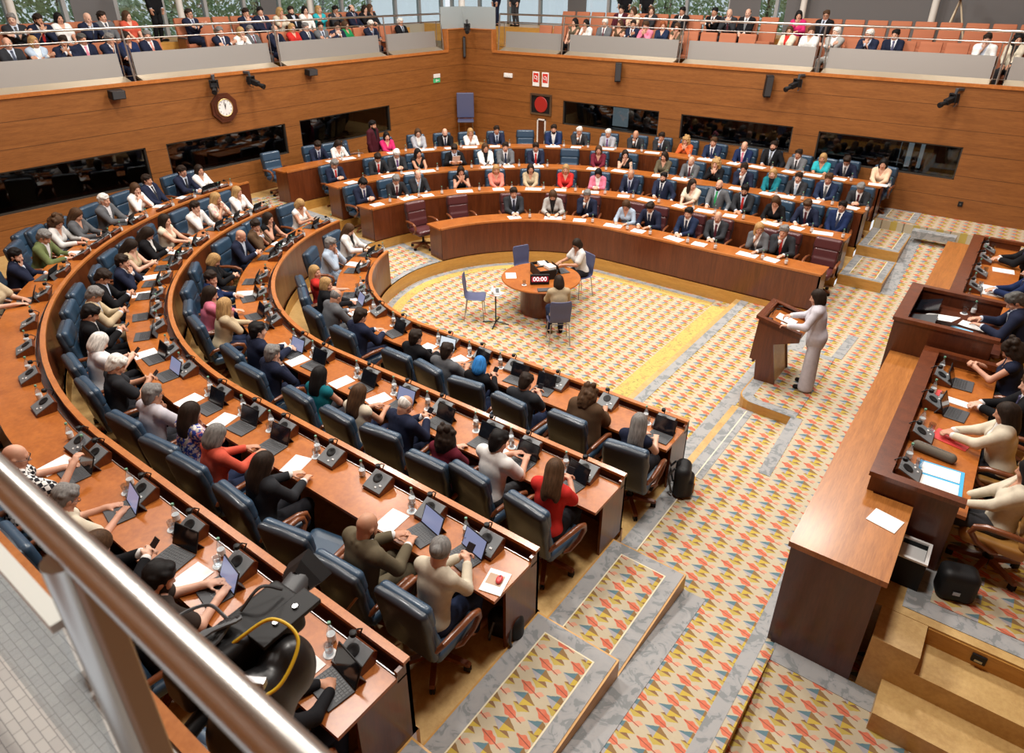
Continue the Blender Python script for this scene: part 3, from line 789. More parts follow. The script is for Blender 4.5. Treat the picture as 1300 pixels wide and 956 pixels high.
for s, nm in ((-1, 44), (1, 45)):
    a, b = CY+s*1.12, CY+s*3.1
    slab('trim_%d' % nm, [(XE-.03, a), (XE+.07, a), (XE+.07, b), (XE-.03, b)], .13, .286, W_PALE, 'pale wood nosing of the lectern step')
    slab('trim_%d' % (nm+2), [(XE+.07, a), (XE+.3, a), (XE+.3, b), (XE+.07, b)], .25, .285, GREYC, 'grey carpet border on the lectern step')
arc = [(-1.6, CY-1.15), (-2.2, CY-1.12)]+[(-2.24-.26*math.sin(q), CY-.86-.26*math.cos(q)) for q in np.linspace(0, PI/2, 6)]+[(XE, CY+1.1), (-1.6, CY+1.1)]
slab('floor_lectern_platform', arc, .2, .43, W_RISER, 'oak edged platform of the lectern')
slab('trim_50', [(x+(.02 if x < -2 else 0), y) for x, y in arc], .43, .436, GREYC, 'grey carpet border of the lectern platform')
slab('trim_51', [(-1.6, CY-.98), (-2.2, CY-.98), (-2.3, CY-.9), (-2.3, CY+.95), (-1.6, CY+.95)], .43, .44, CARPET, 'patterned carpet of the lectern platform')
strip('trim_52', -1.66, -1.5, [CY-2.5, CY-1.12], .006, GREYC, 'grey carpet border of the near ramp')
strip('trim_53', -1.66, -1.5, [CY+1.12, CY+2.5], .006, GREYC, 'grey carpet border of the far ramp')
# side steps up to the tiers at both ends
LV = [(4.95, 6.45, .5), (6.45, 8.15, .73), (8.15, 9.2, .96)]
i = 60
for s in (-1, 1):
    for d0, d1, z in LV:
        y0, y1 = CY+s*d0, CY+s*d1
        w = 'near' if s < 0 else 'far'; n = LV.index((d0, d1, z))+1
        slab('floor_side_step_%s_%d' % (w, n), [(XE, y0), (-1.62, y0), (-1.62, y1), (XE, y1)], z-.24, z, W_RISER, f'oak step {n} of the {w} side stair')
        slab('trim_%d' % i, [(XE+.02, y0+s*.02), (-1.64, y0+s*.02), (-1.64, y1), (XE+.02, y1)], z, z+.006, GREYC, f'grey carpet border of {w} side step {n}')
        slab('trim_%d' % (i+1), [(XE+.2, y0+s*.17), (-1.8, y0+s*.17), (-1.8, y1-s*.1), (XE+.2, y1-s*.1)], z, z+.011, CARPET, f'patterned carpet of {w} side step {n}')
        slab('trim_%d' % (i+2), [(XE+.185, y0+s*.155), (-1.785, y0+s*.155), (-1.785, y1-s*.085), (XE+.185, y1-s*.085)], z, z+.008, CREAM, f'cream carpet line of {w} side step {n}')
        i += 3
    strip('trim_%d' % i, -1.62, -1.38, sorted([CY+s*4.95, CY+s*5.7, CY+s*6.5, CY+s*7.4, CY+s*8.2, CY+s*9.]), .006, GREYC, f'grey carpet border beside the {w} side stair'); i += 1
slab('trim_%d' % i, [(-1.6, 17.85), (-.7, 17.85), (-.7, 18.1), (-1.6, 18.1)], .8, .955, GREYC, 'grey carpet border at the top of the far ramp')
slab('floor_far_top', [(-2.5, 18.3), (6, 18.3), (6, 19.5), (-2.5, 19.5)], .6, .958, CARPET, 'patterned carpet below the far wall')
# presidium platform and its steps
slab('floor_presidium', [(-.35, 5.62), (5.5, 5.62), (5.5, 18.4), (-.35, 18.4)], .2, .95, W_PALE, 'pale oak platform of the presidium')
slab('trim_90', [(.27, 5.72), (5.4, 5.72), (5.4, 18), (.27, 18)], .95, .956, GREYC, 'grey carpet border on the presidium platform')
slab('trim_91', [(.47, 5.92), (5.4, 5.92), (5.4, 18), (.47, 18)], .95, .962, CARPET, 'patterned carpet on the presidium platform')
slab('trim_92', [(.12, 5.2), (.5, 5.2), (.5, 5.66), (.12, 5.66)], .1, .945, W_PALE, 'pale oak block beside the presidium steps')
slab('trim_93', [(.5, 5.2), (3.2, 5.2), (3.2, 5.64), (.5, 5.64)], .1, .75, W_PALE, 'upper pale oak step of the presidium')
slab('trim_94', [(.3, 4.8), (3.2, 4.8), (3.2, 5.22), (.3, 5.22)], .05, .52, W_PALE, 'lower pale oak step of the presidium')
slab('trim_95', [(.51, 5.64), (3.2, 5.64), (3.2, 5.606), (.51, 5.606)], .74, .93, W_RISER, 'oak riser of the presidium step')
slab('floor_near_east', [(-.62, .3), (5.5, .3), (5.5, 5.65), (-.62, 5.65)], 0, .3, CARPET, 'patterned carpet beside the presidium steps')
slab('trim_58', [(-.62, 4.98), (.3, 4.98), (.3, 5.2), (-.62, 5.2)], .2, .306, GREYC, 'grey carpet border at the end of the low counter')
m = MB().box((.92, 5.6, .85), (.055, .012, .045), bev=.006); st = thing('step_light', 'black recessed step light in the presidium riser', 'step light', (0, 0, 0)); put('housing', m.mesh('housing'), BLACK, st); put('lens', MB().box((.92, 5.588, .835), (.03, .006, .012)).mesh('lens'), METAL, st)

# ------------------------------------------------------------------ walls
WX, WN, WS, ZL = -16.55, 19.45, .44, 4.03
def wall_with_holes(name, label, ax, pos, lo, hi, z0, z1, holes, th):
    """ax 0: wall in plane x=pos spanning y; ax 1: plane y=pos spanning x"""
    m = MB(); us = sorted({lo, hi}|{h[0] for h in holes}|{h[1] for h in holes}); zs = sorted({z0, z1}|{h[2] for h in holes}|{h[3] for h in holes})
    for a, b in zip(us, us[1:]):
        for c, d in zip(zs, zs[1:]):
            if any(h[0] <= a and b <= h[1] and h[2] <= c and d <= h[3] for h in holes): continue
            if ax == 0: m.b2((pos, a, c), (pos+th, b, d))
            else: m.b2((a, pos, c), (b, pos+th, d))
    return struct(name, m.mesh(name), W_WALL, label)
HW = [(3.2, 7.85, 1.76, 2.61), (8.35, 11.77, 1.8, 2.61), (12.25, 15.73, 1.83, 2.62)]
HN = [(-12.42, -9.03, 1.96, 2.7), (-8.33, -5.13, 2.0, 2.69), (-4.47, -1.19, 1.88, 2.65)]
wall_with_holes('wall_west', 'orange brown panelled wall below the tree-side gallery', 0, WX, .2, 19.7, .6, ZL, HW, -.25)
wall_with_holes('wall_north', 'orange brown panelled wall with fire hose cabinet', 1, WN, -16.8, 6, .6, ZL, HN, .25)
struct('wall_south', MB().b2((-16.8, WS-.2, -.1), (6, WS, 3.9)).mesh('wall_south'), W_WALL, 'panelled wall below the photographer gallery')
struct('wall_east', MB().b2((5.6, .2, 0), (5.8, 19.6, 6)).mesh('wall_east'), W_WALL, 'panelled wall behind the presidium')
# raised wall piece at the corner
struct('wall_corner', MB().b2((WX-.2, 18.62, ZL), (WX, 19.7, 4.66)).b2((WX-.2, WN, ZL), (-15.32, WN+.2, 4.66)).mesh('wall_corner'), W_WALL, 'raised panelled corner below the corner column')
struct('trim_100', MB().b2((WX-.22, 18.6, 4.66), (WX+.02, 19.5, 4.69)).b2((WX-.2, WN-.02, 4.66), (-15.3, WN+.2, 4.69)).b2((WX-.2, 18.58, ZL), (WX+.015, 18.64, 4.69)).b2((-15.34, WN-.015, ZL), (-15.28, WN+.2, 4.69)).mesh('corner_cap'), W_RIM, 'wood cap of the raised corner')
DARKG = plain('dark_booth_glass', (.012, .013, .015), .06, coat=.6); BOOTH = plain('booth_dark', (.03, .026, .022), .8); BWIN = plain('booth_daylight', (.4, .5, .55), .5, emit=(.45, .6, .68), es=.7)
TINT = seeglass('smoked_glass', (.5, .5, .5), .06)
BEIGE = plain('booth_curtain', (.12, .095, .06), .8)
n = 0
for ax, H_ in ((0, HW), (1, HN)):
    for lo, hi, z0, z1 in H_:
        n += 1; m = MB(); g = MB(); bk = MB()
        t = .03
        def bb(mm, a, b, c, d, p0, p1):
            if ax == 0: mm.b2((WX-p0, a, c), (WX-p1, b, d))
            else: mm.b2((a, WN+p0, c), (b, WN+p1, d))
        for a, b, c, d in ((lo, hi, z0, z0+t), (lo, hi, z1-t, z1), (lo, lo+t, z0, z1), (hi-t, hi, z0, z1)): bb(m, a, b, c, d, .02, .2)
        o = struct('window_%d' % n, m.mesh('window'), plain('booth_frame_%d' % n, (.03, .025, .02), .5), 'dark booth window strip %d' % n)
        bb(g, lo+t, hi-t, z0+t, z1-t, .08, .09); put('pane', g.mesh('pane'), TINT, o)
        bb(bk, lo-.1, hi+.1, z0-.5, z1+.2, 1.9, 2.0); bb(bk, lo-.1, hi+.1, z0-.55, z0-.5, .2, 2.0); bb(bk, lo-.1, hi+.1, z1+.2, z1+.25, .2, 2.0); bb(bk, lo-.15, lo-.1, z0-.5, z1+.2, .2, 2.); bb(bk, hi+.1, hi+.15, z0-.5, z1+.2, .2, 2.)
        struct('wall_booth_%d' % n, bk.mesh('booth'), BOOTH, 'dark inside of booth %d' % n)
        inner = MB(); bb(inner, lo+.1, hi-.1, z0-.1, z0-.04, .25, .75); put('desk_shelf', inner.mesh('shelf'), W_DARK, o)
        if n in (4, 6):
            w = MB(); c = lo+1.15 if n == 4 else hi-1.25; bb(w, c-.28, c+.28, z0-.2, z1-.02, 1.8, 1.86); put('daylit_door', w.mesh('daylit_door'), BWIN, o)
        if n >= 4:
            w = MB()
            for q in range(6): bb(w, lo+(hi-lo)*(.45+.09*q), lo+(hi-lo)*(.45+.09*q)+.16, z0-.3, z1+.1, 1.7, 1.76)
            put('curtain', w.mesh('curtain'), BEIGE, o)
# ------------------------------------------------------------------ galleries
struct('floor_gallery_west', MB().b2((-16.9, .3, 3.45), (-18.3, 19.6, 3.7)).b2((-18.3, .3, 3.5), (-20.9, 19.6, 4.1)).mesh('gfloor'), W_RISER, 'stepped floor of the tree-side gallery')
struct('floor_gallery_north', MB().b2((-17.0, 19.9, 3.45), (6, 21.15, 3.7)).b2((-17.0, 21.15, 3.5), (6, 23.9, 4.1)).mesh('gfloor'), W_RISER, 'stepped floor of the gallery above the fire hose wall')
for nm, lab, fr in (('trim_101', 'wood ledge edge of the tree-side gallery', lambda m: m.b2((WX-.06, .3, ZL-.05), (WX+.03, 18.6, ZL+.03))), ('trim_102', 'wood ledge edge of the gallery above the fire hose wall', lambda m: m.b2((-15.3, WN-.03, ZL-.05), (6, WN+.06, ZL+.03)))):
    struct(nm, fr(MB()).mesh(nm), W_RIM, lab)
PW = [4.2, 8.05, 12.0, 15.95, 18.52]; PNX = [-15.15, -12.62, -8.64, -4.86, -.95, 3.]
def gallery(nm, lab, ax, ps):
    """balustrade: metal sill, upright panels, posts and two rails"""
    root = thing('gallery_railing', lab, 'railing', (0, 0, 0), group=None)
    def bb(mm, a, b, c, d, p0, p1):
        if ax == 0: mm.b2((WX-p0, a, c), (WX-p1, b, d))
        else: mm.b2((a, WN+p0, c), (b, WN+p1, d))
    def pt(a, p, z): return (WX-p, a, z) if ax == 0 else (a, WN+p, z)
    for a, b in zip(ps, ps[1:]):
        m = MB(); q = [(.02, ZL+.03), (.3, ZL+.12), (.3, ZL+.05), (.02, ZL)]
        vs = [pt(a+.13, d, z) for d, z in q]+[pt(b-.13, d, z) for d, z in q]
        m.add(vs, [(0, 1, 5, 4), (1, 2, 6, 5), (2, 3, 7, 6), (3, 0, 4, 7), (0, 3, 2, 1), (4, 5, 6, 7)]); put('metal_sill', m.mesh('sill'), SILL, root)
        m = MB(); q = [(.3, ZL+.1), (.34, 4.63), (.36, 4.63), (.33, ZL+.1)]
        vs = [pt(a+.16, d, z) for d, z in q]+[pt(b-.16, d, z) for d, z in q]
        m.add(vs, [(0, 1, 5, 4), (1, 2, 6, 5), (2, 3, 7, 6), (3, 0, 4, 7), (0, 3, 2, 1), (4, 5, 6, 7)]); put('front_panel', m.mesh('panel'), STEEL2, root)
    for a in ps:
        m = MB().tube([pt(a, .12, ZL+.02), pt(a, .22, 5.14)], .022, 8); o = put('post', m.mesh('post', True), STEEL, root)
        m = MB()
        for e in (-.12, .12): m.tube([pt(a+e, .3, ZL+.08), pt(a+e, .3, 4.92)], .012, 6)
        for z in (4.15, 4.9): m.tube([pt(a-.13, .28, z), pt(a+.13, .28, z)], .009, 6)
        put('gap_bars', m.mesh('bars', True), STEEL, o)
    put('top_rail', MB().tube([pt(ps[0], .22, 5.15), pt(ps[-1], .22, 5.15)], .028, 10).mesh('rail', True), STEEL, root)
    put('middle_rail', MB().tube([pt(ps[0], .25, 4.92), pt(ps[-1], .25, 4.92)], .014, 8).mesh('rail', True), STEEL, root)
    return root
gallery('w', 'steel gallery railing with metal panels before the tree windows', 0, PW)
gallery('n', 'steel gallery railing with metal panels above the fire hose wall', 1, PNX)
# window walls behind the galleries
FRM = plain('window_frame_grey', (.33, .34, .35), .5); BLIND = plain('grey_blind', (.13, .13, .135), .35, coat=.2); PALEG = seeglass('pale_glass', (.82, .88, .9), .08)
FROST = plain('frosted_glass', (.6, .68, .7), .4, trans=.5)
def winwall(nm, lab, ax, pos, lo, hi, step, blinds):
    m = MB(); g = MB(); bl = MB()
    def bb(mm, a, b, c, d, p0, p1):
        if ax == 0: mm.b2((pos-p0, a, c), (pos-p1, b, d))
        else: mm.b2((a, pos+p0, c), (b, pos+p1, d))
    n = int((hi-lo)/step)
    for i in range(n+1):
        a = lo+i*step; bb(m, a-.05, a+.05, 4.6, 8, 0, .15)
    for z in (4.6, 5.75): bb(m, lo, hi, z-.05, z+.05, 0, .14)
    o = struct(nm, m.mesh(nm), FRM, lab); bb(g, lo, hi, 4.6, 8, .06, .075); put('panes', g.mesh('pane'), PALEG, o)
    for a, b in blinds: bb(bl, a, b, 4.65, 8, -.02, .0)
    if blinds: put('blinds', bl.mesh('blinds'), BLIND, o)
    sk = MB(); bb(sk, lo, hi, 3.4, 4.6, -.02, .2); struct('trim_%s' % (110+ax), sk.mesh('kerb'), plain('kerb_%d' % ax, (.45, .4, .3), .6), 'pale kerb below '+lab)
winwall('window_7', 'tall windows towards the trees', 0, -20.9, -.5, 23.5, 1.32, [(2.6, 3.3), (6.2, 6.9), (8.9, 10.0), (14.6, 15.2)])
winwall('window_8', 'tall windows with grey blinds', 1, 23.9, -21, 6, 1.5, [(-9.0, -8.0), (-7.2, 6), (-15.2, -14.4)])
# pale columns
for i, (p, q) in enumerate((((-20.6, 7.4), .09), ((-20.6, 11.7), .09), ((-20.6, 16.3), .09), ((-16.9, 19.8), .11), ((-6.6, 23.6), .09), ((-3.1, 23.6), .09))):
    struct('column_%d' % (i+1), MB().tube([(*p, 4.0), (*p, 8)], q, 12).mesh('column', True), plain('column_white_%d' % i, (.72, .7, .66), .5), 'pale round gallery column %d' % (i+1))
o = struct('window_9', MB().b2((-16.75, 18.5, 4.69), (-16.72, 19.6, 5.35)).b2((-16.75, 19.6, 4.69), (-15.3, 19.63, 5.35)).mesh('glass_guard'), FROST, 'frosted glass guard at the gallery corner')
# near gallery edge: pale tiled ledge to the left of the post and the steel rail in front of the photographer
TILE = None
tm, nt, b = newmat('grey_tile'); t = nt.nodes.new('ShaderNodeTexCoord'); br = nt.nodes.new('ShaderNodeTexBrick'); nt.links.new(t.outputs['Object'], br.inputs['Vector'])
br.inputs['Scale'].default_value = 9; br.inputs['Color1'].default_value = (.5, .5, .48, 1); br.inputs['Color2'].default_value = (.43, .43, .42, 1); br.inputs['Mortar'].default_value = (.22, .22, .22, 1); br.inputs['Mortar Size'].default_value = .012
nt.links.new(br.outputs['Color'], b.inputs['Base Color']); b.inputs['Roughness'].default_value = .4
slab('floor_gallery_south', [(-16, -.5), (4, -.5), (4, .39), (-16, .39)], 3.9, 4.02, tm, 'pale tiled gallery edge below the steel rail')
root = thing('balcony_railing', 'blurred steel tube railing crossing in front of the seats', 'railing', (0, 0, 0))
put('top_rail', MB().tube([(-4, .243, 5.2), (4, .243, 5.2)], .031, 20).mesh('rail', True), STEEL, root)
put('post', MB().tube([(-1.12, .225, 5.18), (-1.12, .225, 4.02)], .034, 14).mesh('post', True), STEEL, root)
put('timber_backing', MB().box((-1.045, .235, 4.6), (.02, .02, .58), bev=.004).mesh('timber'), plain('timber_tan', (.36, .24, .12), .5), root)
put('base_clamp', MB().box((-1.98, .4, 4.05), (.05, .04, .04), bev=.008).box((-1.86, .38, 4.04), (.05, .04, .03), bev=.008).mesh('clamp'), WHITE, root)
put('glass_panel', MB().b2((-4, .19, 4.15), (-1.2, .2, 5.0)).mesh('glass'), GLASS, root)
put('glass_edge', MB().b2((-4, .18, 5.0), (-1.17, .21, 5.02)).mesh('edge'), plain('glass_edge_white', (.8, .84, .8), .3), root)
struct('trim_120', MB().b2((-16, .39, 3.88), (4, .44, 4.03)).mesh('fin'), W_RIM, 'wood ledge edge below the steel tube railing')

# roof and high walls that close the hall
CEIL = plain('ceiling_white', (.7, .66, .6), .8)
struct('ceiling', MB().b2((-21.2, -1.2, 11), (6.2, 24.3, 11.3)).mesh('ceiling'), CEIL, 'white ceiling of the hall')
struct('wall_upper', MB().b2((-21.2, -1.4, 3.9), (6.2, -1.2, 11)).b2((5.8, -1.2, 6), (6.0, 24, 11)).b2((-21.1, -1.2, 8), (-20.9, 24, 11)).b2((-21, 23.9, 8), (6, 24.1, 11)).mesh('wall_upper'), W_WALL, 'upper walls of the hall above the windows')
# ------------------------------------------------------------------ desks
ORDN = ['', 'first', 'second', 'third', 'fourth', 'fifth', 'sixth', 'seventh', 'eighth', 'ninth', 'tenth', 'eleventh', 'twelfth', 'thirteenth', 'fourteenth', 'fifteenth', 'sixteenth', 'seventeenth', 'eighteenth', 'nineteenth', 'twentieth', 'twenty-first', 'twenty-second', 'twenty-third', 'twenty-fourth', 'twenty-fifth']
ROWN = {('L', 1): 'inner near desk', ('L', 2): 'second near desk', ('L', 3): 'third near desk', ('L', 4): 'outer near desk',
        ('G', 1): 'front far desk', ('G', 2): 'second far desk', ('G', 3): 'third far desk', ('G', 4): 'rear far desk'}
DESKZ = {}
def desk(side, k):
    root = thing('curved_desk', {'L': 'long curved wooden desk with microphones, ', 'G': 'long curved mahogany desk with papers, '}[side]+ROWN[(side, k)]+' of its block', 'desk', (0, 0, 0))
    P = ringpts(side, k, XE, AEND[(side, k)]); z0, rim = TZ[k], RIM[k]
    near = side == 'L'; wt = rim-(.085 if near else .03); DESKZ[(side, k)] = wt
    put('front_panel', MB().sweep([(0, z0-.0), (0, rim-.03), (.035, rim-.03), (.035, z0)], P).mesh('front_panel'), W_DESK, root)
    if near:
        put('rim', MB().sweep([(-.01, rim-.035), (-.01, rim), (.055, rim), (.055, rim-.035)], P).mesh('rim'), W_RIM, root)
        put('groove', MB().sweep([(.035, wt-.06), (.035, wt-.04), (.125, wt-.04), (.125, wt-.06)], P).mesh('groove'), W_DARK, root)
        put('glass_strip', MB().sweep([(.118, wt-.04), (.118, wt+.012), (.124, wt+.012), (.124, wt-.04)], P).mesh('strip'), METAL, root)
        put('worktop', MB().sweep([(.125, wt-.035), (.125, wt), (.66, wt), (.66, wt-.035)], P).mesh('worktop'), W_TOP, root)
    else:
        put('rim', MB().sweep([(-.008, rim-.04), (-.008, rim), (.05, rim), (.05, rim-.04)], P).mesh('rim'), W_RIM, root)
        put('worktop', MB().sweep([(.05, wt-.035), (.05, wt), (.62, wt), (.62, wt-.035)], P).mesh('worktop'), W_TOP, root)
    for e in (0, -1):
        (ox, oy), (nx, ny) = P[e]; tx, ty = (ny, -nx) if e == 0 else (-ny, nx)
        if e == 0 and side == 'G' or e == -1 and side == 'G': tx, ty = -tx, -ty
        q = [(ox, oy), (ox+nx*.5, oy+ny*.5), (ox+nx*.5+tx*.03, oy+ny*.5+ty*.03), (ox+tx*.03, oy+ty*.03)]
        put('side_panel', MB().prism(q, z0, wt-.035).mesh('side'), W_DESK, root)
        q = [(ox, oy), (ox+nx*.12, oy+ny*.12), (ox+nx*.12+tx*.03, oy+ny*.12+ty*.03), (ox+tx*.03, oy+ty*.03)]
        put('end_cap', MB().prism(q, wt-.035, rim-.036).mesh('cap'), W_DESK, root)
    return root
DESKS = {}
for side in 'LG':
    for k in (1, 2, 3, 4): DESKS[(side, k)] = desk(side, k)
# lectern
root = thing('lectern', 'dark mahogany lectern with sloped tray of papers before the speaker', 'lectern', (0, 0, 0))
m = MB().prism([(-2.47, .44), (-2.15, .44), (-2.28, 1.12), (-1.92, 1.26), (-1.92, 1.40), (-2.56, 1.52), (-2.6, .78), (-2.5, .78)], 9.84, 9.88, 'Y').prism([(-2.47, .44), (-2.15, .44), (-2.28, 1.12), (-1.92, 1.26), (-1.92, 1.40), (-2.56, 1.52), (-2.6, .78), (-2.5, .78)], 10.52, 10.56, 'Y')
put('side_panels', m.mesh('sides'), W_DESK, root)
put('front_panel', MB().prism([(-2.56, .72), (-2.53, .72), (-2.53, 1.54), (-2.57, 1.54)], 9.86, 10.54, 'Y').prism([(-2.46, .44), (-2.43, .44), (-2.43, .8), (-2.46, .8)], 9.88, 10.52, 'Y').mesh('front'), W_DESK, root)
put('tray', MB().prism([(-2.54, 1.42), (-1.93, 1.28), (-1.93, 1.30), (-2.54, 1.44)], 9.88, 10.52, 'Y').mesh('tray'), W_TOP, root)
put('back_panel', MB().prism([(-2.2, .44), (-2.17, .44), (-2.3, 1.12), (-2.33, 1.12)], 9.88, 10.52, 'Y').mesh('back'), W_PALE, root)
put('tray_rim', MB().prism([(-2.6, 1.50), (-2.5, 1.48), (-2.5, 1.53), (-2.6, 1.55)], 9.82, 10.58, 'Y').prism([(-2.6, 1.50), (-1.9, 1.37), (-1.9, 1.42), (-2.6, 1.55)], 9.8, 9.88, 'Y').prism([(-2.6, 1.50), (-1.9, 1.37), (-1.9, 1.42), (-2.6, 1.55)], 10.52, 10.6, 'Y').mesh('rim'), W_DESK, root)
def sheet(label, x, y, z, w, d, rz, rx=0., ry=0., name='paper_sheet', cat='paper', mat=None, th=.003, group=None):
    o = put(name, MB().box((0, 0, 0), (w/2, d/2, th)).mesh(name), mat or PAPER, None, (x, y, z), (rx, ry, rz)); return tag(o, label, cat, group)
sl = math.atan2(.14, .61)
sheet('white speech sheet lying at the upper edge of the lectern tray', -2.26, 10.28, 1.388, .30, .21, 0, 0, sl)
sheet('white speech sheet at the near lower corner of the lectern tray', -2.14, 10.04, 1.362, .30, .21, .12, 0, sl)
t = thing('lectern_microphone', 'pair of thin black gooseneck microphones on the lectern tray', 'microphone', (0, 0, 0))
put('goosenecks', MB().tube([(-2.48, 10.0, 1.43), (-2.46, 10.02, 1.55), (-2.38, 10.06, 1.62)], .006, 6).tube([(-2.48, 10.25, 1.43), (-2.46, 10.23, 1.55), (-2.38, 10.18, 1.62)], .006, 6).mesh('necks', True), BLACK, t)
for yy in (10.06, 10.18): put('microphone_head', MB().tube([(-2.39, yy, 1.615), (-2.33, yy, 1.63)], .013, 8).mesh('head', True), BLACK, t)
t = thing('control_unit', 'small dark control panel in the corner of the lectern tray', 'control panel', (-2.45, 9.98, 1.43))
put('box', MB().box((0, 0, .01), (.05, .05, .025), bev=.006).mesh('box'), BLACK, t); put('display', MB().box((0, 0, .037), (.03, .035, .003)).mesh('display'), DGREY, t)
# presidium
root = thing('presidium_counter', 'long low wooden counter in front of the presidium desk', 'counter', (0, 0, 0))
put('plank_top', MB().b2((-.72, 5.18, 1.54), (-.26, 15.3, 1.6)).mesh('top'), W_PLANK, root)
put('plank_extension', MB().b2((-.26, 5.18, 1.54), (.1, 6.35, 1.6)).mesh('ext'), W_PLANK, root)
put('front_panel', MB().b2((-.7, 5.22, .2), (-.62, 15.28, 1.54)).mesh('front'), W_DARK, root)
put('end_panel', MB().b2((-.66, 5.2, .2), (.06, 5.26, 1.54)).mesh('end'), W_DARK, root)
def presdesk(label, y0, y1):
    root = thing('presidium_desk', label, 'desk', (0, 0, 0))
    put('ledge', MB().b2((-.34, y0, 1.78), (-.16, y1, 1.83)).mesh('ledge'), W_DESK, root)
    put('near_ledge', MB().b2((-.16, y0, 1.78), (.48, y0+.1, 1.83)).mesh('ledge'), W_DESK, root)
    put('far_ledge', MB().b2((-.16, y1-.1, 1.78), (.48, y1, 1.83)).mesh('ledge'), W_DESK, root)
    put('front_panel', MB().b2((-.32, y0+.02, .9), (-.26, y1-.02, 1.78)).mesh('front'), W_DARK, root)
    put('side_panel', MB().b2((-.26, y0+.02, .95), (.44, y0+.06, 1.78)).mesh('side'), W_DARK, root)
    put('side_panel', MB().b2((-.26, y1-.06, .95), (.44, y1-.02, 1.78)).mesh('side'), W_DARK, root)
    put('worktop', MB().b2((-.26, y0+.06, 1.62), (.52, y1-.06, 1.66)).mesh('top'), W_TOP, root)
presdesk('presidium desk with red folder and open blue folder on top', 6.35, 9.62)
presdesk('presidium desk with microphones near the far wall', 11.2, 15.28)
root = thing('president_desk', 'tall boxed mahogany desk of the president in mid presidium', 'desk', (0, 0, 0))
bx0, bx1, by0, by1, bz = -.8, .42, 9.68, 11.16, 2.1
put('rim', MB().b2((bx0, by0, bz-.05), (bx0+.16, by1, bz)).b2((bx0+.16, by0, bz-.05), (bx1, by0+.1, bz)).b2((bx0+.16, by1-.1, bz-.05), (bx1, by1, bz)).mesh('rim'), W_DESK, root)
put('front_panel', MB().b2((bx0+.02, by0+.02, .3), (bx0+.08, by1-.02, bz-.05)).mesh('front'), W_DARK, root)
for y in (by0+.02, by1-.07): put('side_panel', MB().b2((bx0+.08, y, .3), (bx1-.05, y+.05, bz-.05)).mesh('side'), W_DARK, root)
put('worktop', MB().b2((bx0+.08, by0+.07, 1.84), (bx1+.05, by1-.07, 1.88)).mesh('top'), W_DARK, root)
# ------------------------------------------------------------------ swivel chairs
VOX = .016
def chair_meshes():
    tl = R(9)
    A = Rx(tl)      # back tilts backwards
    def bk(z, o): return np.array((0, -.26, .5))+A@np.array((0, o, z))
    F = Sdf(); F.box(bk(.275, 0), (.275, .045, .315), .045, A, .02); F.ell(bk(.4, .01), (.282, .05, .18), A, .05); sh = fin('shell', F, VOX)
    F = Sdf(); F.box(bk(.465, .055), (.267, .055, .125), .052, A, .02); hd = fin('headrest', F, VOX)
    F = Sdf(); F.box(bk(.18, .055), (.25, .05, .19), .045, A, .02); F.box(bk(.08, .075), (.24, .04, .09), .04, A, .04); lb = fin('cushion', F, VOX)
    F = Sdf(); F.box((0, .02, .44), (.265, .26, .065), .05, None, .02); F.cap((-.2, .25, .45), (.2, .25, .45), .06, k=.03); st = fin('seat', F, VOX)
    arms = []
    for s in (1, -1):
        m = MB(); m.tube([(s*.27, -.27, .60), (s*.31, -.22, .665), (s*.325, -.05, .685), (s*.325, .13, .68), (s*.325, .21, .645), (s*.32, .23, .57), (s*.31, .16, .48), (s*.29, .03, .41), (s*.25, -.02, .39)], [.02, .026, .03, .03, .03, .028, .026, .024, .02], 10)
        arms.append(m.mesh('armrest', True))
    col = MB().lathe([(.05, .09), (.05, .15), (.028, .16), (.028, .36), (.12, .37), (.12, .39)], 14).mesh('column', True)
    leg = MB().prism([(.03, .15), (.03, .09), (.31, .065), (.33, .075), (.31, .095)], -.025, .025, 'Y').mesh('leg')
    cas = MB().box((.30, .014, .032), (.032, .01, .032), bev=.009).box((.30, -.014, .032), (.032, .01, .032), bev=.009).box((.3, 0, .055), (.012, .006, .02)).mesh('caster', True)
    base = MB()
    base.lathe([(.05, .09), (.05, .15), (.028, .16), (.028, .36), (.12, .37), (.12, .39)], 10)
    for q in range(5):
        a = 2*PI*q/5+.3; n = len(base.v); base.prism([(.03, .15), (.03, .09), (.31, .065), (.33, .03), (.31, .0), (.29, .0), (.29, .06)], -.025, .025, 'Y')
        base.v[n:] = [(x*math.cos(a)-y*math.sin(a), x*math.sin(a)+y*math.cos(a), z) for x, y, z in base.v[n:]]
    return sh, hd, lb, st, arms, col, leg, cas, base.mesh('base')
CM = chair_meshes()
BLUE = (.027, .06, .105); MAROON = (.085, .022, .024); TAN = (.4, .2, .05); LAB = {BLUE: 'blue', MAROON: 'maroon', TAN: 'tan'}
def make_chair(col, full):
    t = thing('swivel_chair', 'chair', 'chair')
    sh, hd, lb, st, arms, cm, leg, cas, base = CM
    put('backrest', sh, LBLUE, t, color=tuple(.012+x*.32 for x in col)); put('headrest', hd, LBLUE, t, color=col); put('back_cushion', lb, LBLUE, t, color=col); put('seat', st, LBLUE, t, color=col)
    for a in arms: put('armrest', a, W_CHAIR, t)
    if full:
        put('gas_column', cm, BLACK, t)
        for q in range(5):
            l = put('leg', leg, W_CHAIR, t, rot=(0, 0, 2*PI*q/5+.3)); put('caster', cas, BLACK, l)
    else: put('pedestal', base, W_CHAIR, t)
    return t
PROT = {}
def chair(x, y, z, rz, label, col=BLUE, full=True, group=None):
    key = (col, full)
    if key not in PROT:
        PROT[key] = o = make_chair(col, full); o.location = (x, y, z); o.rotation_euler = (0, 0, rz); tag(o, label, group=group); return o
    return dup(PROT[key], (x, y, z), rz, label, group)

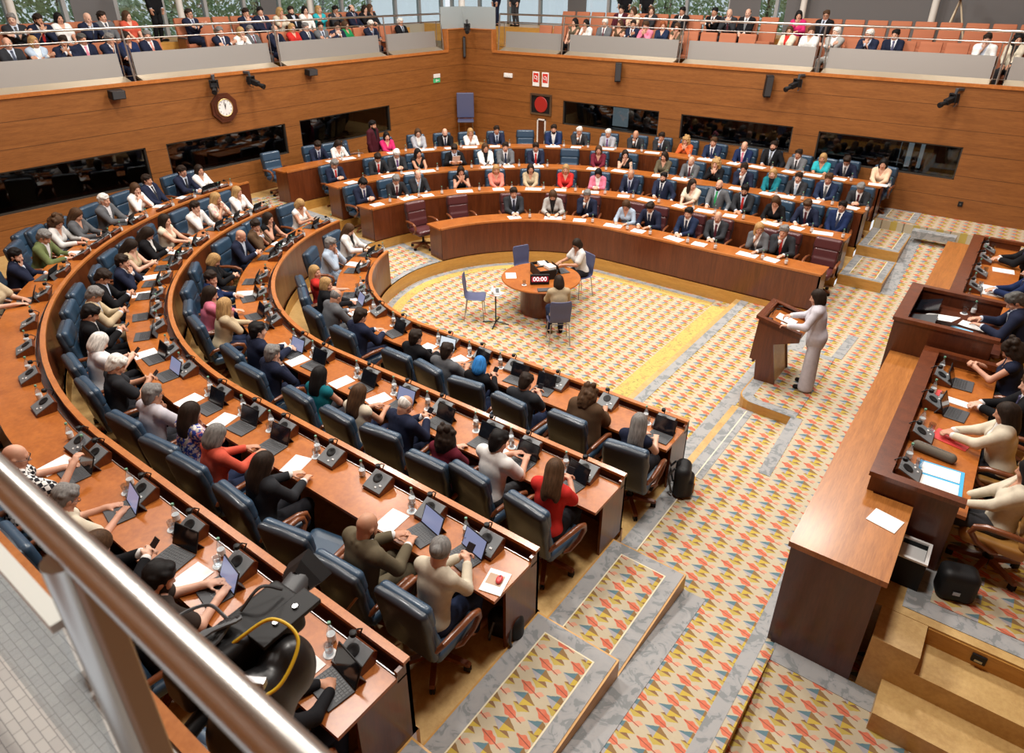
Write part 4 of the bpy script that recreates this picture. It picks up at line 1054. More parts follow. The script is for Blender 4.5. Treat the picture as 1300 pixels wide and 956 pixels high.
# ------------------------------------------------------------------ desk things
def proto_laptop(mat, tilt=22):
    t = thing('laptop', 'x', 'laptop')
    m = MB().box((0, 0, .008), (.145, .105, .006), bev=.004); k = put('keyboard', m.mesh('keyboard'), KEYS, t)
    g = MB()
    for r in range(5):
        for c in range(11): g.b2((-.128+c*.0235, .075-r*.027, .0135), (-.109+c*.0235, .096-r*.027, .016))
    put('keys', g.mesh('keys'), DGREY, k)
    a = R(tilt); c, s = math.cos(a), math.sin(a)
    sc = put('screen', MB().box((0, 0, .1), (.145, .005, .1), bev=.003).mesh('screen'), BLACK, t, (0, .11, .012), (-a, 0, 0))
    put('display', MB().box((0, -.0056, .101), (.134, .001, .088)).mesh('display'), mat, sc)
    put('kickstand', MB().box((0, 0, .05), (.13, .003, .055)).mesh('stand'), DGREY, t, (0, .205, .0), (R(28), 0, 0))
    return t
LAPS = {}
def laptop(kind, x, y, z, rz, label):
    mat = {'l': SCREEN_OFF, 'L': SCREEN_ON, 'H': SCREEN_HI}[kind]
    if kind not in LAPS:
        LAPS[kind] = o = proto_laptop(mat); o.location = (x, y, z); o.rotation_euler = (0, 0, rz); tag(o, label, group='laptops on the desks'); return o
    return dup(LAPS[kind], (x, y, z), rz, label)
PR = {}
def inst(key, make, x, y, z, rz, label, group=None):
    if key not in PR:
        PR[key] = o = make(); o.location = (x, y, z); o.rotation_euler = (0, 0, rz); o['label'] = label
        if group: o['group'] = group
        return o
    return dup(PR[key], (x, y, z), rz, label, group)
def mk_console():
    t = thing('microphone_console', 'x', 'microphone')
    put('wedge', MB().prism([(-.09, 0), (.1, 0), (.13, .1), (.11, .125), (-.1, .03)], -.125, .125, 'X').mesh('wedge'), W_DESK, t)
    sl = math.atan2(.095, .21)
    f = put('face_plate', MB().box((0, 0, 0), (.12, .108, .006), bev=.003).mesh('plate'), CONS, t, (0, .004, .084), (sl, 0, 0))
    put('speaker', MB().lathe([(.052, .004), (.052, .014), (.04, .018), (.02, .013)], 18, (-.02, .03, 0)).mesh('speaker', True), BLACK, f)
    put('button', MB().box((.07, -.03, .009), (.014, .008, .004)).box((.03, -.065, .009), (.01, .008, .004)).mesh('button'), WHITE, f)
    put('gooseneck', MB().tube([(-.06, .13, .12), (-.06, .16, .17), (-.055, .12, .21), (-.05, .08, .215)], .0065, 6).lathe([(.024, .2), (.028, .21), (.026, .235), (.012, .24)], 10, (-.05, .07, -.005)).mesh('neck', True), BLACK, t)
    return t
def mk_bottle():
    t = thing('water_bottle', 'x', 'bottle')
    put('bottle_body', MB().lathe([(.03, 0), (.032, .01), (.032, .1), (.026, .13), (.013, .165), (.012, .19)], 14).mesh('bottle', True), GLASS, t)
    put('cap', MB().lathe([(.0135, .188), (.0135, .208), (.01, .21)], 10).mesh('cap'), PLB, t)
    put('paper_label', MB().lathe([(.0328, .03), (.0328, .085)], 14).mesh('lab', True), WHITE, t)
    return t
PLB = plain('bottle_cap_green', (.12, .3, .2), .4)
def mk_glass():
    t = thing('water_glass', 'x', 'glass')
    put('tumbler', MB().lathe([(.03, .006), (.035, .1), (.0335, .1), (.0285, .012)], 16).mesh('glass', True), GLASS, t)
    put('coaster', MB().lathe([(.048, 0), (.05, .004), (.046, .006)], 16).mesh('coaster'), WHITE, t)
    return t
def mk_phone():
    t = thing('mobile_phone', 'x', 'phone'); put('case', MB().box((0, 0, .005), (.038, .078, .005), bev=.004).mesh('case'), BLACK, t)
    put('display', MB().box((0, 0, .0105), (.034, .07, .0008)).mesh('display'), SCREEN_OFF, t); return t
def paper(x, y, z, rz, label, w=.21, d=.297, col=None, group=None):
    key = ('paper', w, d, col)
    def mk():
        t = put('paper_sheet', MB().box((0, 0, .003), (w/2, d/2, .003)).mesh('paper'), PAPER if col is None else PRNT, color=col); return tag(t, 'x', 'paper')
    return inst(key, mk, x, y, z, rz, label, group)
def mk_plate():
    return tag(put('name_plate', MB().box((0, 0, 0), (.05, .004, .014)).mesh('plate'), BRASS), 'x', 'name plate')
PEOPLE = {
 'L1': '''
-2.75 1.10 F lg g v navy type 20
-3.58 0.90 F cu n w brown write 0
-4.38 1.10 M sh d t charcoal phone 0
-5.16 1.10 F bb u l black phone 20
-5.76 1.10 M sh d t grey type 10
-6.41 1.02 M sh d j black desk 0
97.2 1.10 M sh d j navy type 0
109.6 1.10 M fr g j grey write 10
119.4 0.94 F bb o b black desk -30
127.8 0.91 F lg o t red rest -50
147.4 0.93 M sh g j lightblue clasp 20
160.7 0.90 F lg n b white type 0
''',
 'L2': '''
-2.89 0.94 F lg n t red phone 15
-3.66 0.90 M sh k t white type 0
-4.20 1.10 F cu d l burgundy chin 0
-5.00 0.95 M frg w j navy phone 0
-5.61 1.10 F lg n v cream type 0
-6.33 1.10 F lg k v teal clasp 0
92.7 1.10 M sh g j navy clasp 10
98.9 0.90 M sh k j navy desk -10
110.8 0.99 F lg o l beige chin 30
116.3 1.10 F lg d l pink chin -20
124.0 1.06 M sh d j royal chin -40
133.0 1.09 F bb o b black phone 0
144.9 0.92 M bd d j navy phone 0
151.4 0.90 M sh d j brown clasp -40
157.0 0.90 F lg d v black chin 0
168.5 0.90 F bb o v white phone 0
''',
 'L3': '''
-2.92 0.93 F bn g l cream phone 20
-3.62 1.10 M bdb n j olive type 0
-5.06 1.10 F lg d b charcoal type 0
-5.88 1.10 F bb g l coral type 0
-6.43 1.04 F lg d t floral clasp 0
90.8 1.08 M shg g t lilac clasp 0
98.5 1.09 M sh w t charcoal phone 0
104.2 1.10 F bb w t printed phone 0
112.2 1.10 M sh k j black phone 0
118.1 1.07 M sh g j beige phone 0
123.1 1.02 M sh d j black phone 0
129.5 0.90 M sh d j navy clasp 0
135.1 0.96 F lg d v beige phone 0
139.8 0.90 F lg d b black:white phone 0
146.1 0.90 F lg d v cream desk 0
154.2 0.90 M sh d l white:black chin 0
159.7 0.90 F lg o t cream clasp 20
165.2 0.90 F lg o l white chin 20
''',
 'L4': '''
-2.83 0.90 F lg n l black desk 0
-4.24 0.90 M shb k t patterned type -10
-4.95 1.01 F lg n b black phone 0
-5.77 0.90 M shg g t cream type 0
-6.69 0.90 M bdg n t checked bottle -30
122.9 0.90 F lg o t beige type -10
129.7 0.90 M shb k j navy chin -20
135.5 0.90 M sh g j green write 0
140.8 1.09 F cu n l white write -20
143.6 0.90 F lg n l grey type 0
149.6 0.90 M sh w j grey desk 0
155.5 0.90 F lg n l white clasp -20
160.3 1.04 M sh d s navy lap 10
165.5 1.00 M shg d s navy desk 0
168.1 0.90 F lg d l white desk -10
''',
 'G1': '''
132.6 0.90 M sh d s charcoal desk 10
118.8 0.90 F lg n b lightgrey write 0
107.2 1.03 M sh g s navy chin 20
92.1 0.93 F lg n l lightblue write 10
-6.59 1.00 M sh d s navy write 10
-5.69 0.97 M sh k s blue desk 0
-5.06 1.10 M bd d s charcoal desk 0
-4.05 0.90 F lg o b grey chin 30
-3.57 0.96 M sh g s charcoal:red chin -10
''',
 'G2': '''
172.0 0.93 M sh k s navy phone 20
163.1 0.90 M sh g s charcoal write 0
156.2 1.03 M fr d j charcoal:lightblue chin 10
145.1 0.90 F lg d v black clasp 0
135.6 0.90 F bb o l salmon desk 0
126.3 0.90 F lg d l beige desk 10
116.9 0.90 F bb o l red desk 0
108.1 0.90 F lg k b pink:white phone 0
99.6 1.02 M fr g s navy desk 0
91.6 1.10 M shb k s navy rest 0
-6.29 0.90 F lg d t cream desk 60
-5.75 1.10 M bdb d s grey:emerald rest 0
-5.07 1.10 M shb k s charcoal:red desk 0
-4.23 0.90 F lg n l black write 0
-3.56 1.10 M shg n s navy write 0
-2.92 1.10 M sh k s royal lap 0
''',
 'G3': '''
170.4 1.10 M sh g s navy:red phone 30
160.8 1.10 M sh d s charcoal:red write 0
156.4 1.04 M sh w s charcoal:purple phone 0
151.9 0.90 F lg k v black desk 10
143.5 0.90 M sh d s black:maroon read 0
136.5 0.90 F lg n b white:black desk 10
131.9 0.90 M sh d s grey:blue desk 0
125.0 0.90 M sh d s navy:red desk 0
110.7 0.90 F lg n l burgundy desk 0
104.6 0.90 F lg d v black chin 20
95.7 0.90 F bb d l olive desk -10
-7.00 0.90 M bd g s grey desk -10
-6.30 0.90 F cu o l black clasp 0
-5.57 0.90 M cr d j navy chin 0
-4.85 0.90 F lg o b teal:black desk 0
-4.23 0.91 M sh d s charcoal:lightblue desk 0
-3.56 0.96 M sh n s blue:grey desk 0
-2.82 0.90 M sh g s charcoal:maroon phone 0
''',
 'G4': '''
168.4 1.10 M shg d s navy write 0
164.8 0.93 F lg d l white write 0
154.9 0.90 F bb k l magenta desk 0
148.6 0.90 F lgg n b silver desk 0
143.2 0.90 M bdb d s black:navy desk 0
138.2 0.90 F lg o l white chin 0
132.9 0.90 M sh d s navy:blue desk 0
121.4 0.90 M shb d j royal desk 0
116.3 0.90 M sh w s charcoal chin 0
110.5 0.90 M sh w s silver:purple desk 0
105.0 0.90 M bdb d s charcoal:black chin 0
99.9 0.90 M sh d s charcoal:navy chin 0
95.0 0.91 F cu o l orange clasp 0
-7.02 0.90 M sh n s blue desk 0
-6.14 0.90 M fr n s royal:pink desk 0
-5.47 1.10 M shb d s black:grey rest 0
-4.70 0.90 M sh d s grey:charcoal desk 0
-4.09 0.90 F bb o t turquoise desk 0
-3.54 1.10 M shg d s navy:grey write 0
-2.69 0.90 F lg k l peach desk 0
''',
}
# ------------------------------------------------------------------ seats, people and their desk things
BLK = {'L': 'near', 'G': 'far'}
LAPK = {'L1': 'lllhlHllLLhl', 'L2': 'llllLllLllllllll', 'L3': 'LL.lllLlllllllllll', 'L4': 'lLlLlll..ll..ll'}
rnd = random.Random(11)
def off(x, y, rz, dx, dy):
    c, s = math.cos(rz), math.sin(rz); return x+dx*c-dy*s, y+dx*s+dy*c
for key, txt in PEOPLE.items():
    side, k = key[0], int(key[1]); rows = [l.split(None, 2) for l in txt.strip().split('\n')]
    for i, (t, d, spec) in enumerate(rows):
        t = float(t); d = float(d); n = ORDN[i+1]; rn = ROWN[(side, k)]; en = 'lectern' if side == 'L' else 'aisle'
        x, y, rz = place(side, k, t, d); cx_, cy_, _ = place(side, k, t, min(d+.04, 1.02 if side == 'G' else 1.05))
        yaw = rnd.uniform(-.12, .12)
        if (side, k, i) == ('L', 4, 5): yaw = -.3
        where = f'{n} from {en} end, {rn}'
        lod = .0105 if side == 'L' else .0135
        o, S = person((x, y, TZ[k]), rz+yaw, spec, where, lod, group='people seated at the %s desks' % BLK[side], scale=rnd.uniform(.97, 1.03))
        col = MAROON if key == 'G1' else BLUE
        chair(cx_, cy_, TZ[k], rz+rnd.uniform(-.15, .15), f'{LAB[col]} leather swivel chair of the {n} person from {en} end, {rn}', col, side == 'L', f'{LAB[col]} swivel chairs at the {BLK[side]} desks')
        zt = DESKZ[(side, k)]; pose = spec.split()[5]
        wt = f'before {n} person from {en} end, {rn}'
        dk = lambda lat, dd: off(*place(side, k, t, dd)[:2], rz, lat, 0)
        if side == 'L':
            a, b = dk(0, .235); inst('console', mk_console, a, b, zt, rz, 'grey microphone console '+wt, 'microphone consoles on the near desks')
            a, b = dk(-.27, .2); inst('bottle', mk_bottle, a, b, zt, rz, 'clear water bottle '+wt, 'water bottles on the near desks')
            a, b = dk(-.2, .28); inst('glass', mk_glass, a, b, zt, rz, 'drinking glass on white coaster '+wt, 'drinking glasses on the near desks')
            a, b = dk(.2, .042); p = inst('plate', mk_plate, a, b+0, zt+.055, rz, 'small brass name plate inside desk rim '+wt, 'brass name plates')
            q = LAPK[key][i] if i < len(LAPK[key]) else 'l'
            if q in 'lLHh' and pose not in ('write',):
                lx = rnd.uniform(.02, .1) if pose != 'phone' else rnd.uniform(-.15, .2)
                a, b = dk(lx, .46 if pose != 'type' else .47); laptop({'h': 'l'}.get(q, q), a, b, zt, rz+rnd.uniform(-.2, .2), {'l': 'open laptop with dark screen ', 'h': 'open laptop with dark screen ', 'L': 'open laptop with lit blue screen ', 'H': 'open laptop with bright white screen '}[q]+wt)
            if pose in ('write', 'clasp', 'desk') or q == '.' or i % 3 == 1:
                a, b = dk(-.26, .5); paper(a, b, zt, rz+rnd.uniform(-.3, .3), 'white paper sheet lying '+wt, group='white papers on the near desks')
            if pose == 'phone':
                W = (S['wr'][1]+S['wr'][-1])/2; hd = S['hd'][1]
                q1 = o.matrix_basis @ Vector(W+np.array((0, .085, .03)))
                ph = inst('phone', mk_phone, q1.x, q1.y, q1.z, rz+yaw, 'black mobile phone held by the '+f'{n} person from {en} end, {rn}', 'mobile phones in hand'); ph.rotation_euler = (R(42), 0, rz+yaw)
        else:
            if pose in ('write', 'desk', 'phone', 'chin') or i % 2:
                a, b = dk(rnd.uniform(-.1, .1), .3); paper(a, b, zt, rz+rnd.uniform(-.2, .2), 'white papers lying '+wt, .42 if i % 2 else .3, .24, group='white papers on the far desks')
            a, b = dk(-.33, .22); inst('bottle', mk_bottle, a, b, zt, rz, 'clear water bottle '+wt, 'water bottles on the far desks')
            if pose == 'read':
                q1 = o.matrix_basis @ Vector((0, .47, .98)); p = paper(q1.x, q1.y, q1.z, rz, 'white paper held up by the '+f'{n} person from {en} end, {rn}'); p.rotation_euler = (R(60), 0, rz)
# empty seats
def empty(side, k, t, col, lab, d=1.06, yaw=0.):
    x, y, rz = place(side, k, t, d); chair(x, y, TZ[k], rz+yaw, lab, col, True, 'empty swivel chairs')
    if side == 'L':
        wt = 'before the '+lab.split(',')[0]; dk = lambda lat, dd: off(*place(side, k, t, dd)[:2], rz, lat, 0); zt = DESKZ[(side, k)]
        a, b = dk(0, .235); inst('console', mk_console, a, b, zt, rz, 'grey microphone console '+wt, 'microphone consoles on the near desks')
        a, b = dk(-.27, .2); inst('bottle', mk_bottle, a, b, zt, rz, 'clear water bottle '+wt, 'water bottles on the near desks')
empty('L', 3, -4.34, BLUE, 'empty blue chair between the tweed jacket and the charcoal blazer, third near desk', yaw=.2)
empty('G', 1, 164, MAROON, 'empty maroon chair at the aisle end of the front far desk')
empty('G', 1, 150, MAROON, 'second empty maroon chair from the aisle at the front far desk')
empty('G', 1, -2.75, MAROON, 'empty maroon chair at the lectern end of the front far desk')
empty('G', 2, -5.95, BLUE, 'empty blue chair behind the turned cream top, second far desk', yaw=.3)
empty('G', 3, 117.5, BLUE, 'empty blue chair beside the burgundy blouse, third far desk')
empty('G', 4, 176, BLUE, 'empty blue chair at the aisle end of the rear far desk')
empty('G', 4, 127, BLUE, 'empty blue chair near the white framed door, rear far desk')
empty('G', 4, 160.5, BLUE, 'empty turned blue chair beside the standing person in maroon', yaw=1.2)
for j, (t, nm) in enumerate(((-7.04, 'first'), (97.5, 'second'), (103.5, 'third'), (109.5, 'fourth'), (115.5, 'fifth'))): empty('L', 4, t, BLUE, f'{nm} empty blue chair past the checked shirt, outer near desk')
empty('L', 4, 139.5, BLUE, 'empty blue chair beside the curly haired person in white, outer near desk', 1.15)

# the outer near desk: extra things
x, y, rz = place('L', 4, 96, .4)
b = thing('shoulder_bag', 'black shoulder bag on the floor by the printed blouse seat', 'bag', (-10.75, 3.35, TZ[3]), .4)
F = Sdf(); F.box((0, 0, .2), (.22, .1, .2), .08, None, .02); put('bag_body', fin('bag', F, .018), BLACK, b); put('strap', MB().tube([(-.18, 0, .36), (-.12, .02, .55), (.12, .02, .55), (.18, 0, .36)], .012, 6).mesh('strap', True), BLACK, b)
def backpack(loc, rz, label, patch=None):
    b = thing('backpack', label, 'backpack', loc, rz)
    F = Sdf(); F.box((0, 0, .23), (.17, .1, .23), .09, None, .02); F.box((0, .09, .16), (.13, .06, .13), .05, None, .02); put('pack_body', fin('pack', F, .016), BLACK, b)
    for s in (-1, 1): put('strap', MB().tube([(s*.08, -.1, .42), (s*.1, -.17, .3), (s*.12, -.11, .06)], .014, 6).mesh('strap', True), DGREY, b)
    put('handle', MB().tube([(-.04, -.06, .45), (0, -.06, .49), (.04, -.06, .45)], .01, 6).mesh('handle', True), BLACK, b)
    if patch: put('pocket_patch', MB().box((0, .155, .16), (.07, .006, .08)).mesh('patch'), PRNT, b, color=patch)
backpack((-2.32, 6.75, .28), 1.9-PI, 'black backpack with ochre patch leaning on the inner near desk end', (.55, .25, .02))
backpack((-2.62, 3.45, .5), .3, 'black backpack on the floor at the end of the third near desk')
b = thing('handbag', 'tan leather handbag hanging from the chair of the cream blouse', 'bag', (-3.22, 2.3, 1.0), .2)
F = Sdf(); F.box((0, 0, .1), (.16, .06, .12), .05, None, .02); put('bag_body', fin('bag', F, .015), plain('tan_leather', (.3, .17, .09), .6), b)
put('strap', MB().tube([(-.14, 0, .18), (-.2, .05, .45), (-.1, .12, .62)], .012, 6).mesh('strap', True), plain('tan_strap', (.36, .22, .12), .6), b); put('strap', MB().tube([(.14, 0, .18), (.3, .1, .3)], .01, 6).mesh('strap', True), MATS['tan_strap'], b)
m = thing('magazine', 'printed magazine with a red phone on it at the end of the third near desk', 'magazine', (-2.62, 3.3, DESKZ[('L', 3)]), .25)
put('pages', MB().box((0, 0, .004), (.1, .13, .004)).mesh('pages'), PAPER, m); put('picture', MB().box((-.01, .02, .0085), (.07, .06, .0008)).mesh('picture'), PRNT, m, color=(.45, .3, .2))
m = thing('computer_mouse', 'small red computer mouse on the magazine', 'mouse', (-2.6, 3.33, DESKZ[('L', 3)]+.009), .3)
F = Sdf(); F.ell((0, 0, .012), (.03, .05, .02)); put('shell', fin('mouse', F, .006), plain('mouse_red', (.6, .05, .05), .35), m); put('wheel', MB().box((0, .02, .031), (.004, .01, .003)).mesh('wheel'), BLACK, m)
# ------------------------------------------------------------------ the well
def shell_chair(x, y, rz, label):
    c = thing('shell_chair', label, 'chair', (x, y, 0), rz, 'purple blue shell chairs in the well')
    P = [(-.24, .93), (-.235, .80), (-.205, .66), (-.215, .52), (-.16, .455), (.0, .44), (.16, .455), (.23, .44)]
    V = []; W = [.2, .215, .2, .19, .2, .215, .215, .2]
    m = MB(); nx = 9
    for j, (yy, zz) in enumerate(P):
        for i in range(nx):
            u = i/(nx-1)*2-1; V.append((u*W[j], yy+(.03*u*u if zz > .5 else 0), zz+(.012*u*u)))
    F_ = [(j*nx+i, j*nx+i+1, (j+1)*nx+i+1, (j+1)*nx+i) for j in range(len(P)-1) for i in range(nx-1)]
    m.add(V, F_); me = m.mesh('shell', True, R(80))
    o = put('seat_shell', me, plain('shell_blue', (.075, .085, .17), .5) if 'shell_blue' not in MATS else MATS['shell_blue'], c); md = o.modifiers.new('s', 'SOLIDIFY'); md.thickness = .014; md = o.modifiers.new('b', 'SUBSURF'); md.levels = md.render_levels = 1
    for s in (-1, 1):
        for yy, y2 in ((.17, .2), (-.14, -.2)): put('leg', MB().tube([(s*.17, yy, .44), (s*.2, y2, .0)], .009, 8).mesh('leg', True), METAL, c)
    put('brace', MB().tube([(-.17, .17, .435), (.17, .17, .435)], .008, 6).tube([(-.17, -.14, .435), (.17, -.14, .435)], .008, 6).mesh('brace', True), METAL, c)
shell_chair(-8.08, 9.6, R(-55), 'empty purple blue shell chair nearest the telephone stand')
shell_chair(-8.15, 11.45, R(-115), 'empty purple blue shell chair standing behind the round table')
shell_chair(-6.95, 11.85, R(160), 'purple blue shell chair under the clerk in white blouse')
shell_chair(-6.13, 9.72, R(42), 'purple blue shell chair under the clerk in beige')
person((-6.98, 11.83, 0), R(150), 'F bbg d t white type 25', '', .0105, None, shoes=True, label='person in white blouse and dark glasses typing at the round table')
person((-6.15, 9.74, 0), R(42), 'F bb d l beige type 0', '', .0105, None, shoes=True, label='person in beige top seen from behind at the round table')
tb = thing('round_table', 'round polished wooden table in the middle of the well', 'table', (-7.2, 10.68, 0))
put('tabletop', MB().lathe([(.70, .70), (.80, .715), (.81, .735), (.80, .75), (.1, .752)], 56).mesh('top', True), W_TOP, tb)
put('drum_base', MB().lathe([(.42, 0), (.42, .7)], 48).mesh('drum', True), W_DESK, tb)
bx = thing('document_box', 'dark open document box holding white papers on the round table', 'box', (-7.22, 10.78, .752), R(-35))
put('box_body', MB().b2((-.28, -.18, 0), (.28, -.16, .2)).b2((-.28, .16, 0), (.28, .18, .2)).b2((-.28, -.16, 0), (-.26, .16, .2)).b2((.26, -.16, 0), (.28, .16, .2)).b2((-.01, -.16, 0), (.01, .16, .2)).mesh('box'), BLACK, bx)
put('lid_boards', MB().box((.13, -.03, .17), (.12, .12, .01)).box((-.14, .02, .14), (.11, .13, .01)).mesh('lid'), W_TOP, bx)
for i, (dx, dy) in enumerate(((-.14, .04), (.12, .1))):
    q = off(-7.22, 10.78, R(-35), dx, dy); o = put('paper_stack', MB().box((0, 0, .03), (.11, .08, .03), bev=.004).mesh('stack'), PAPER, None, (*q, .752+(.155 if i == 0 else .185)), (0, 0, R(-35+i*12))); tag(o, ['white paper stack in the document box, side of the lone shell chair', 'white paper stack in the document box, side of the clerk in white'][i], 'paper')
sg = thing('countdown_display', 'countdown display reading 00:00 in white on red at the round table', 'display', (-7.0, 10.34, .752), R(40))
put('housing', MB().box((0, 0, .11), (.19, .03, .1), bev=.006).mesh('housing'), BLACK, sg); put('screen', MB().box((0, -.031, .12), (.165, .002, .055)).mesh('screen'), plain('display_red', (.2, .01, .02), .3, emit=(.5, .03, .06), es=.6), sg)
def text(body, size, mat, parent, loc, rot, depth=.001):
    cu = bpy.data.curves.new('lettering', 'FONT'); cu.body = body; cu.size = size; cu.extrude = depth; cu.align_x = 'CENTER'; cu.align_y = 'CENTER'
    o = bpy.data.objects.new('tmp', cu); COL.objects.link(o); dg = bpy.context.evaluated_depsgraph_get(); me = bpy.data.meshes.new_from_object(o.evaluated_get(dg)); bpy.data.objects.remove(o)
    me.materials.clear(); return put('lettering', me, mat, parent, loc, rot)
GLOW = plain('display_white', (.8, .8, .8), .4, emit=(1, 1, 1), es=1.2)
text('00:00', .125, GLOW, sg, (0, -.034, .12), (R(90), 0, 0))
lp = laptop('l', -7.02, 11.2, .752, R(150), 'open black laptop before the clerk in white at the round table')
sheet('white paper sheet alone on the round table', -7.72, 10.35, .756, .21, .3, .7)
inst('glass', mk_glass, -7.22, 10.12, .752, 0, 'drinking glass on the near side of the round table')
sheet('dark keyboard before the clerk in beige on the round table', -6.72, 10.18, .76, .36, .15, R(42), name='keyboard', cat='keyboard', mat=DGREY, th=.01)
ps = thing('telephone_stand', 'black stand with tripod foot holding a white telephone', 'stand', (-7.55, 9.62, 0))
put('pole', MB().tube([(0, 0, .02), (0, 0, .66)], .014, 8).mesh('pole', True), BLACK, ps)
for q in range(4): put('foot', MB().tube([(0, 0, .05), (.27*math.cos(q*PI/2+.4), .27*math.sin(q*PI/2+.4), .01)], .012, 6).mesh('foot', True), BLACK, ps)
put('plate', MB().box((0, 0, .665), (.14, .11, .008)).mesh('plate'), WHITE, ps)
tp = thing('telephone', 'white desk telephone with handset on the stand beside the shell chair', 'telephone', (-7.55, 9.62, .673), .7)
put('phone_base', MB().prism([(-.1, 0), (.1, 0), (.1, .06), (-.1, .03)], -.09, .09, 'X').mesh('base'), WHITE, tp); F = Sdf(); F.cap((-.06, -.09, .07), (-.06, .09, .09), .016); F.ell((-.06, -.09, .06), (.025, .03, .025)); F.ell((-.06, .09, .08), (.025, .03, .025)); put('handset', fin('handset', F, .006), WHITE, tp)
put('keypad', MB().prism([(-.08, .035), (.08, .059), (.08, .062), (-.08, .038)], .0, .07, 'X').mesh('keypad'), DGREY, tp)
# ------------------------------------------------------------------ speaker and presidium
person((-1.74, 10.08, .44), R(98), 'F bb d b lilac:white speak 8', '', .0095, None, low='wide', shoes=True, lowcol='lilac', label='person in pale lilac trouser suit standing at the lectern')
PF = .96
def pres(y, spec, lab, d=1.0, yaw=0., z=PF, x=None):
    xx = x if x is not None else .9
    person((xx, y, z), PI/2+yaw, spec, '', .0105, 'people at the presidium', label=lab)
    chair(xx+.08, y, z, PI/2+yaw*.5, 'tan chair under the '+lab.split(',')[0], TAN, True, 'tan chairs of the presidium')
pres(6.72, 'F lg k l cream lap -10', 'person in cream blouse, hands in lap, before the open blue folder', x=.74)
pres(7.72, 'F lg d b cream:white desk 5', 'person in cream blazer reaching over the red folder', x=.66)
pres(8.55, 'M sh n s black desk 10', 'person in black suit behind the cream blazer', x=.84)
pres(9.42, 'F cu d v navy phone 10', 'person in sleeveless navy dress, holding a phone, next to the tall boxed desk', x=.64)
pres(10.5, 'M sh s s navy:silver write 15', 'person in navy suit, head bent, at the tall boxed desk', x=.62, z=1.2)
pres(12.6, 'M sh d s royal desk 0', 'person in royal blue suit, at the presidium desk towards the far wall', x=.66)
pres(14.3, 'M sh d s black desk 0', 'person in black suit at the far end of the presidium desk', x=.6)
slab('floor_president', [(.25, 9.75), (1.6, 9.75), (1.6, 11.1), (.25, 11.1)], .95, 1.2, W_PALE, 'raised board under the president seat')
zt = 1.66
for i, y in enumerate((6.75, 7.55, 8.35, 9.05, 11.75, 12.6, 13.4, 14.2, 14.8)):
    w = ['beside the open blue folder', 'beside the grey pencil case', 'beside the red white booklet', 'by the phone holder in navy', 'next to the tall boxed desk', 'by the royal blue suit', 'between the two far suits', 'by the far black suit', 'at the far end'][i]
    inst('console', mk_console, -.02, y, zt, PI/2, f'black microphone console on the presidium desk {w}', 'microphone consoles of the presidium')
    inst('bottle', mk_bottle, -.08, y+.3, zt, 0, f'water bottle on the presidium desk {w}', 'water bottles of the presidium')
    inst('glass', mk_glass, .03, y+.22, zt, 0, f'drinking glass on the presidium desk {w}', 'drinking glasses of the presidium')
f = thing('open_folder', 'open blue folder with two white pages on the presidium desk', 'folder', (.24, 6.88, zt), .05)
put('cover', MB().box((0, 0, .004), (.2, .25, .004)).mesh('cover'), PRNT, f, color=(.05, .4, .7))
for s in (-1, 1): put('page', MB().box((-.005, s*.118, .01), (.17, .1, .003)).mesh('page'), PAPER, f)
sheet('red folder under the hand of the cream blazer', .24, 7.72, zt+.004, .36, .24, -.25, name='folder', cat='folder', mat=plain('folder_red', (.6, .05, .05), .6))
b = thing('pencil_case', 'fat grey brown pencil case lying on the presidium desk', 'case', (.12, 7.28, zt), -.15)
F = Sdf(); F.cap((-.16, 0, .05), (.16, 0, .05), .055); put('case_body', fin('case', F, .01), plain('taupe', (.12, .1, .075), .8), b); put('zip', MB().box((0, 0, .105), (.14, .004, .002)).mesh('zip'), METAL, b)
laptop('l', .22, 8.3, zt, PI/2-.1, 'dark tablet laptop next to the red white booklet on the presidium desk')
laptop('l', .2, 9.1, zt, PI/2, 'dark tablet laptop before the sleeveless navy dress on the presidium desk')
laptop('l', .25, 12.0, zt, PI/2+.1, 'dark tablet laptop next to the tall boxed desk towards the far wall')
sheet('red edged white booklet on the presidium desk', .15, 8.62, zt+.004, .34, .14, -.1, name='booklet', cat='booklet', mat=PAPER)
sheet('red strip card beside the white booklet', -.02, 8.7, zt+.012, .05, .16, -.1, name='card', cat='card', mat=MATS['folder_red'])
sheet('open white book with black pen on the far presidium desk', .2, 12.75, zt+.006, .34, .46, .02, name='book', cat='book', th=.006)
sheet('black pen case on the open white book', .2, 12.72, zt+.018, .2, .05, .1, name='pen_case', cat='case', mat=BLACK, th=.006)
sheet('white sheet before the far black suit on the presidium desk', .28, 13.9, zt+.004, .32, .22, .1)
sheet('white sheet on the presidium desk beside the tall boxed desk', .3, 11.4, zt+.004, .3, .14, 0)
sheet('white notice lying on the low wooden counter', -.08, 5.98, 1.604, .26, .22, -.22)
sc = thing('recessed_screen', 'dark sloping screens inside the tall boxed president desk', 'screen', (0, 0, 0))
put('screen_panel', MB().box((-.5, 10.75, 1.96), (.16, .22, .008), ry=R(-18)).mesh('screen'), SCREEN_OFF, sc); put('side_screen', MB().box((-.48, 10.15, 1.95), (.16, .22, .008), ry=R(-14)).mesh('screen'), DGREY, sc)
sheet('large white page leaning in the tall boxed desk', -.3, 10.4, 1.95, .42, .24, -.35, 0, R(-12))
sheet('white page beside the light blue booklet in the tall boxed desk', .12, 10.5, 1.895, .36, .2, -.2)
sheet('light blue booklet in the tall boxed desk', -.02, 10.24, 1.897, .26, .16, -.2, name='booklet', cat='booklet', mat=plain('booklet_blue', (.2, .5, .75), .5), th=.006)
inst('glass', mk_glass, -.05, 10.92, 1.88, 0, 'drinking glass in the tall boxed desk'); inst('bottle', mk_bottle, .05, 10.98, 1.88, 0, 'water bottle in the tall boxed desk')
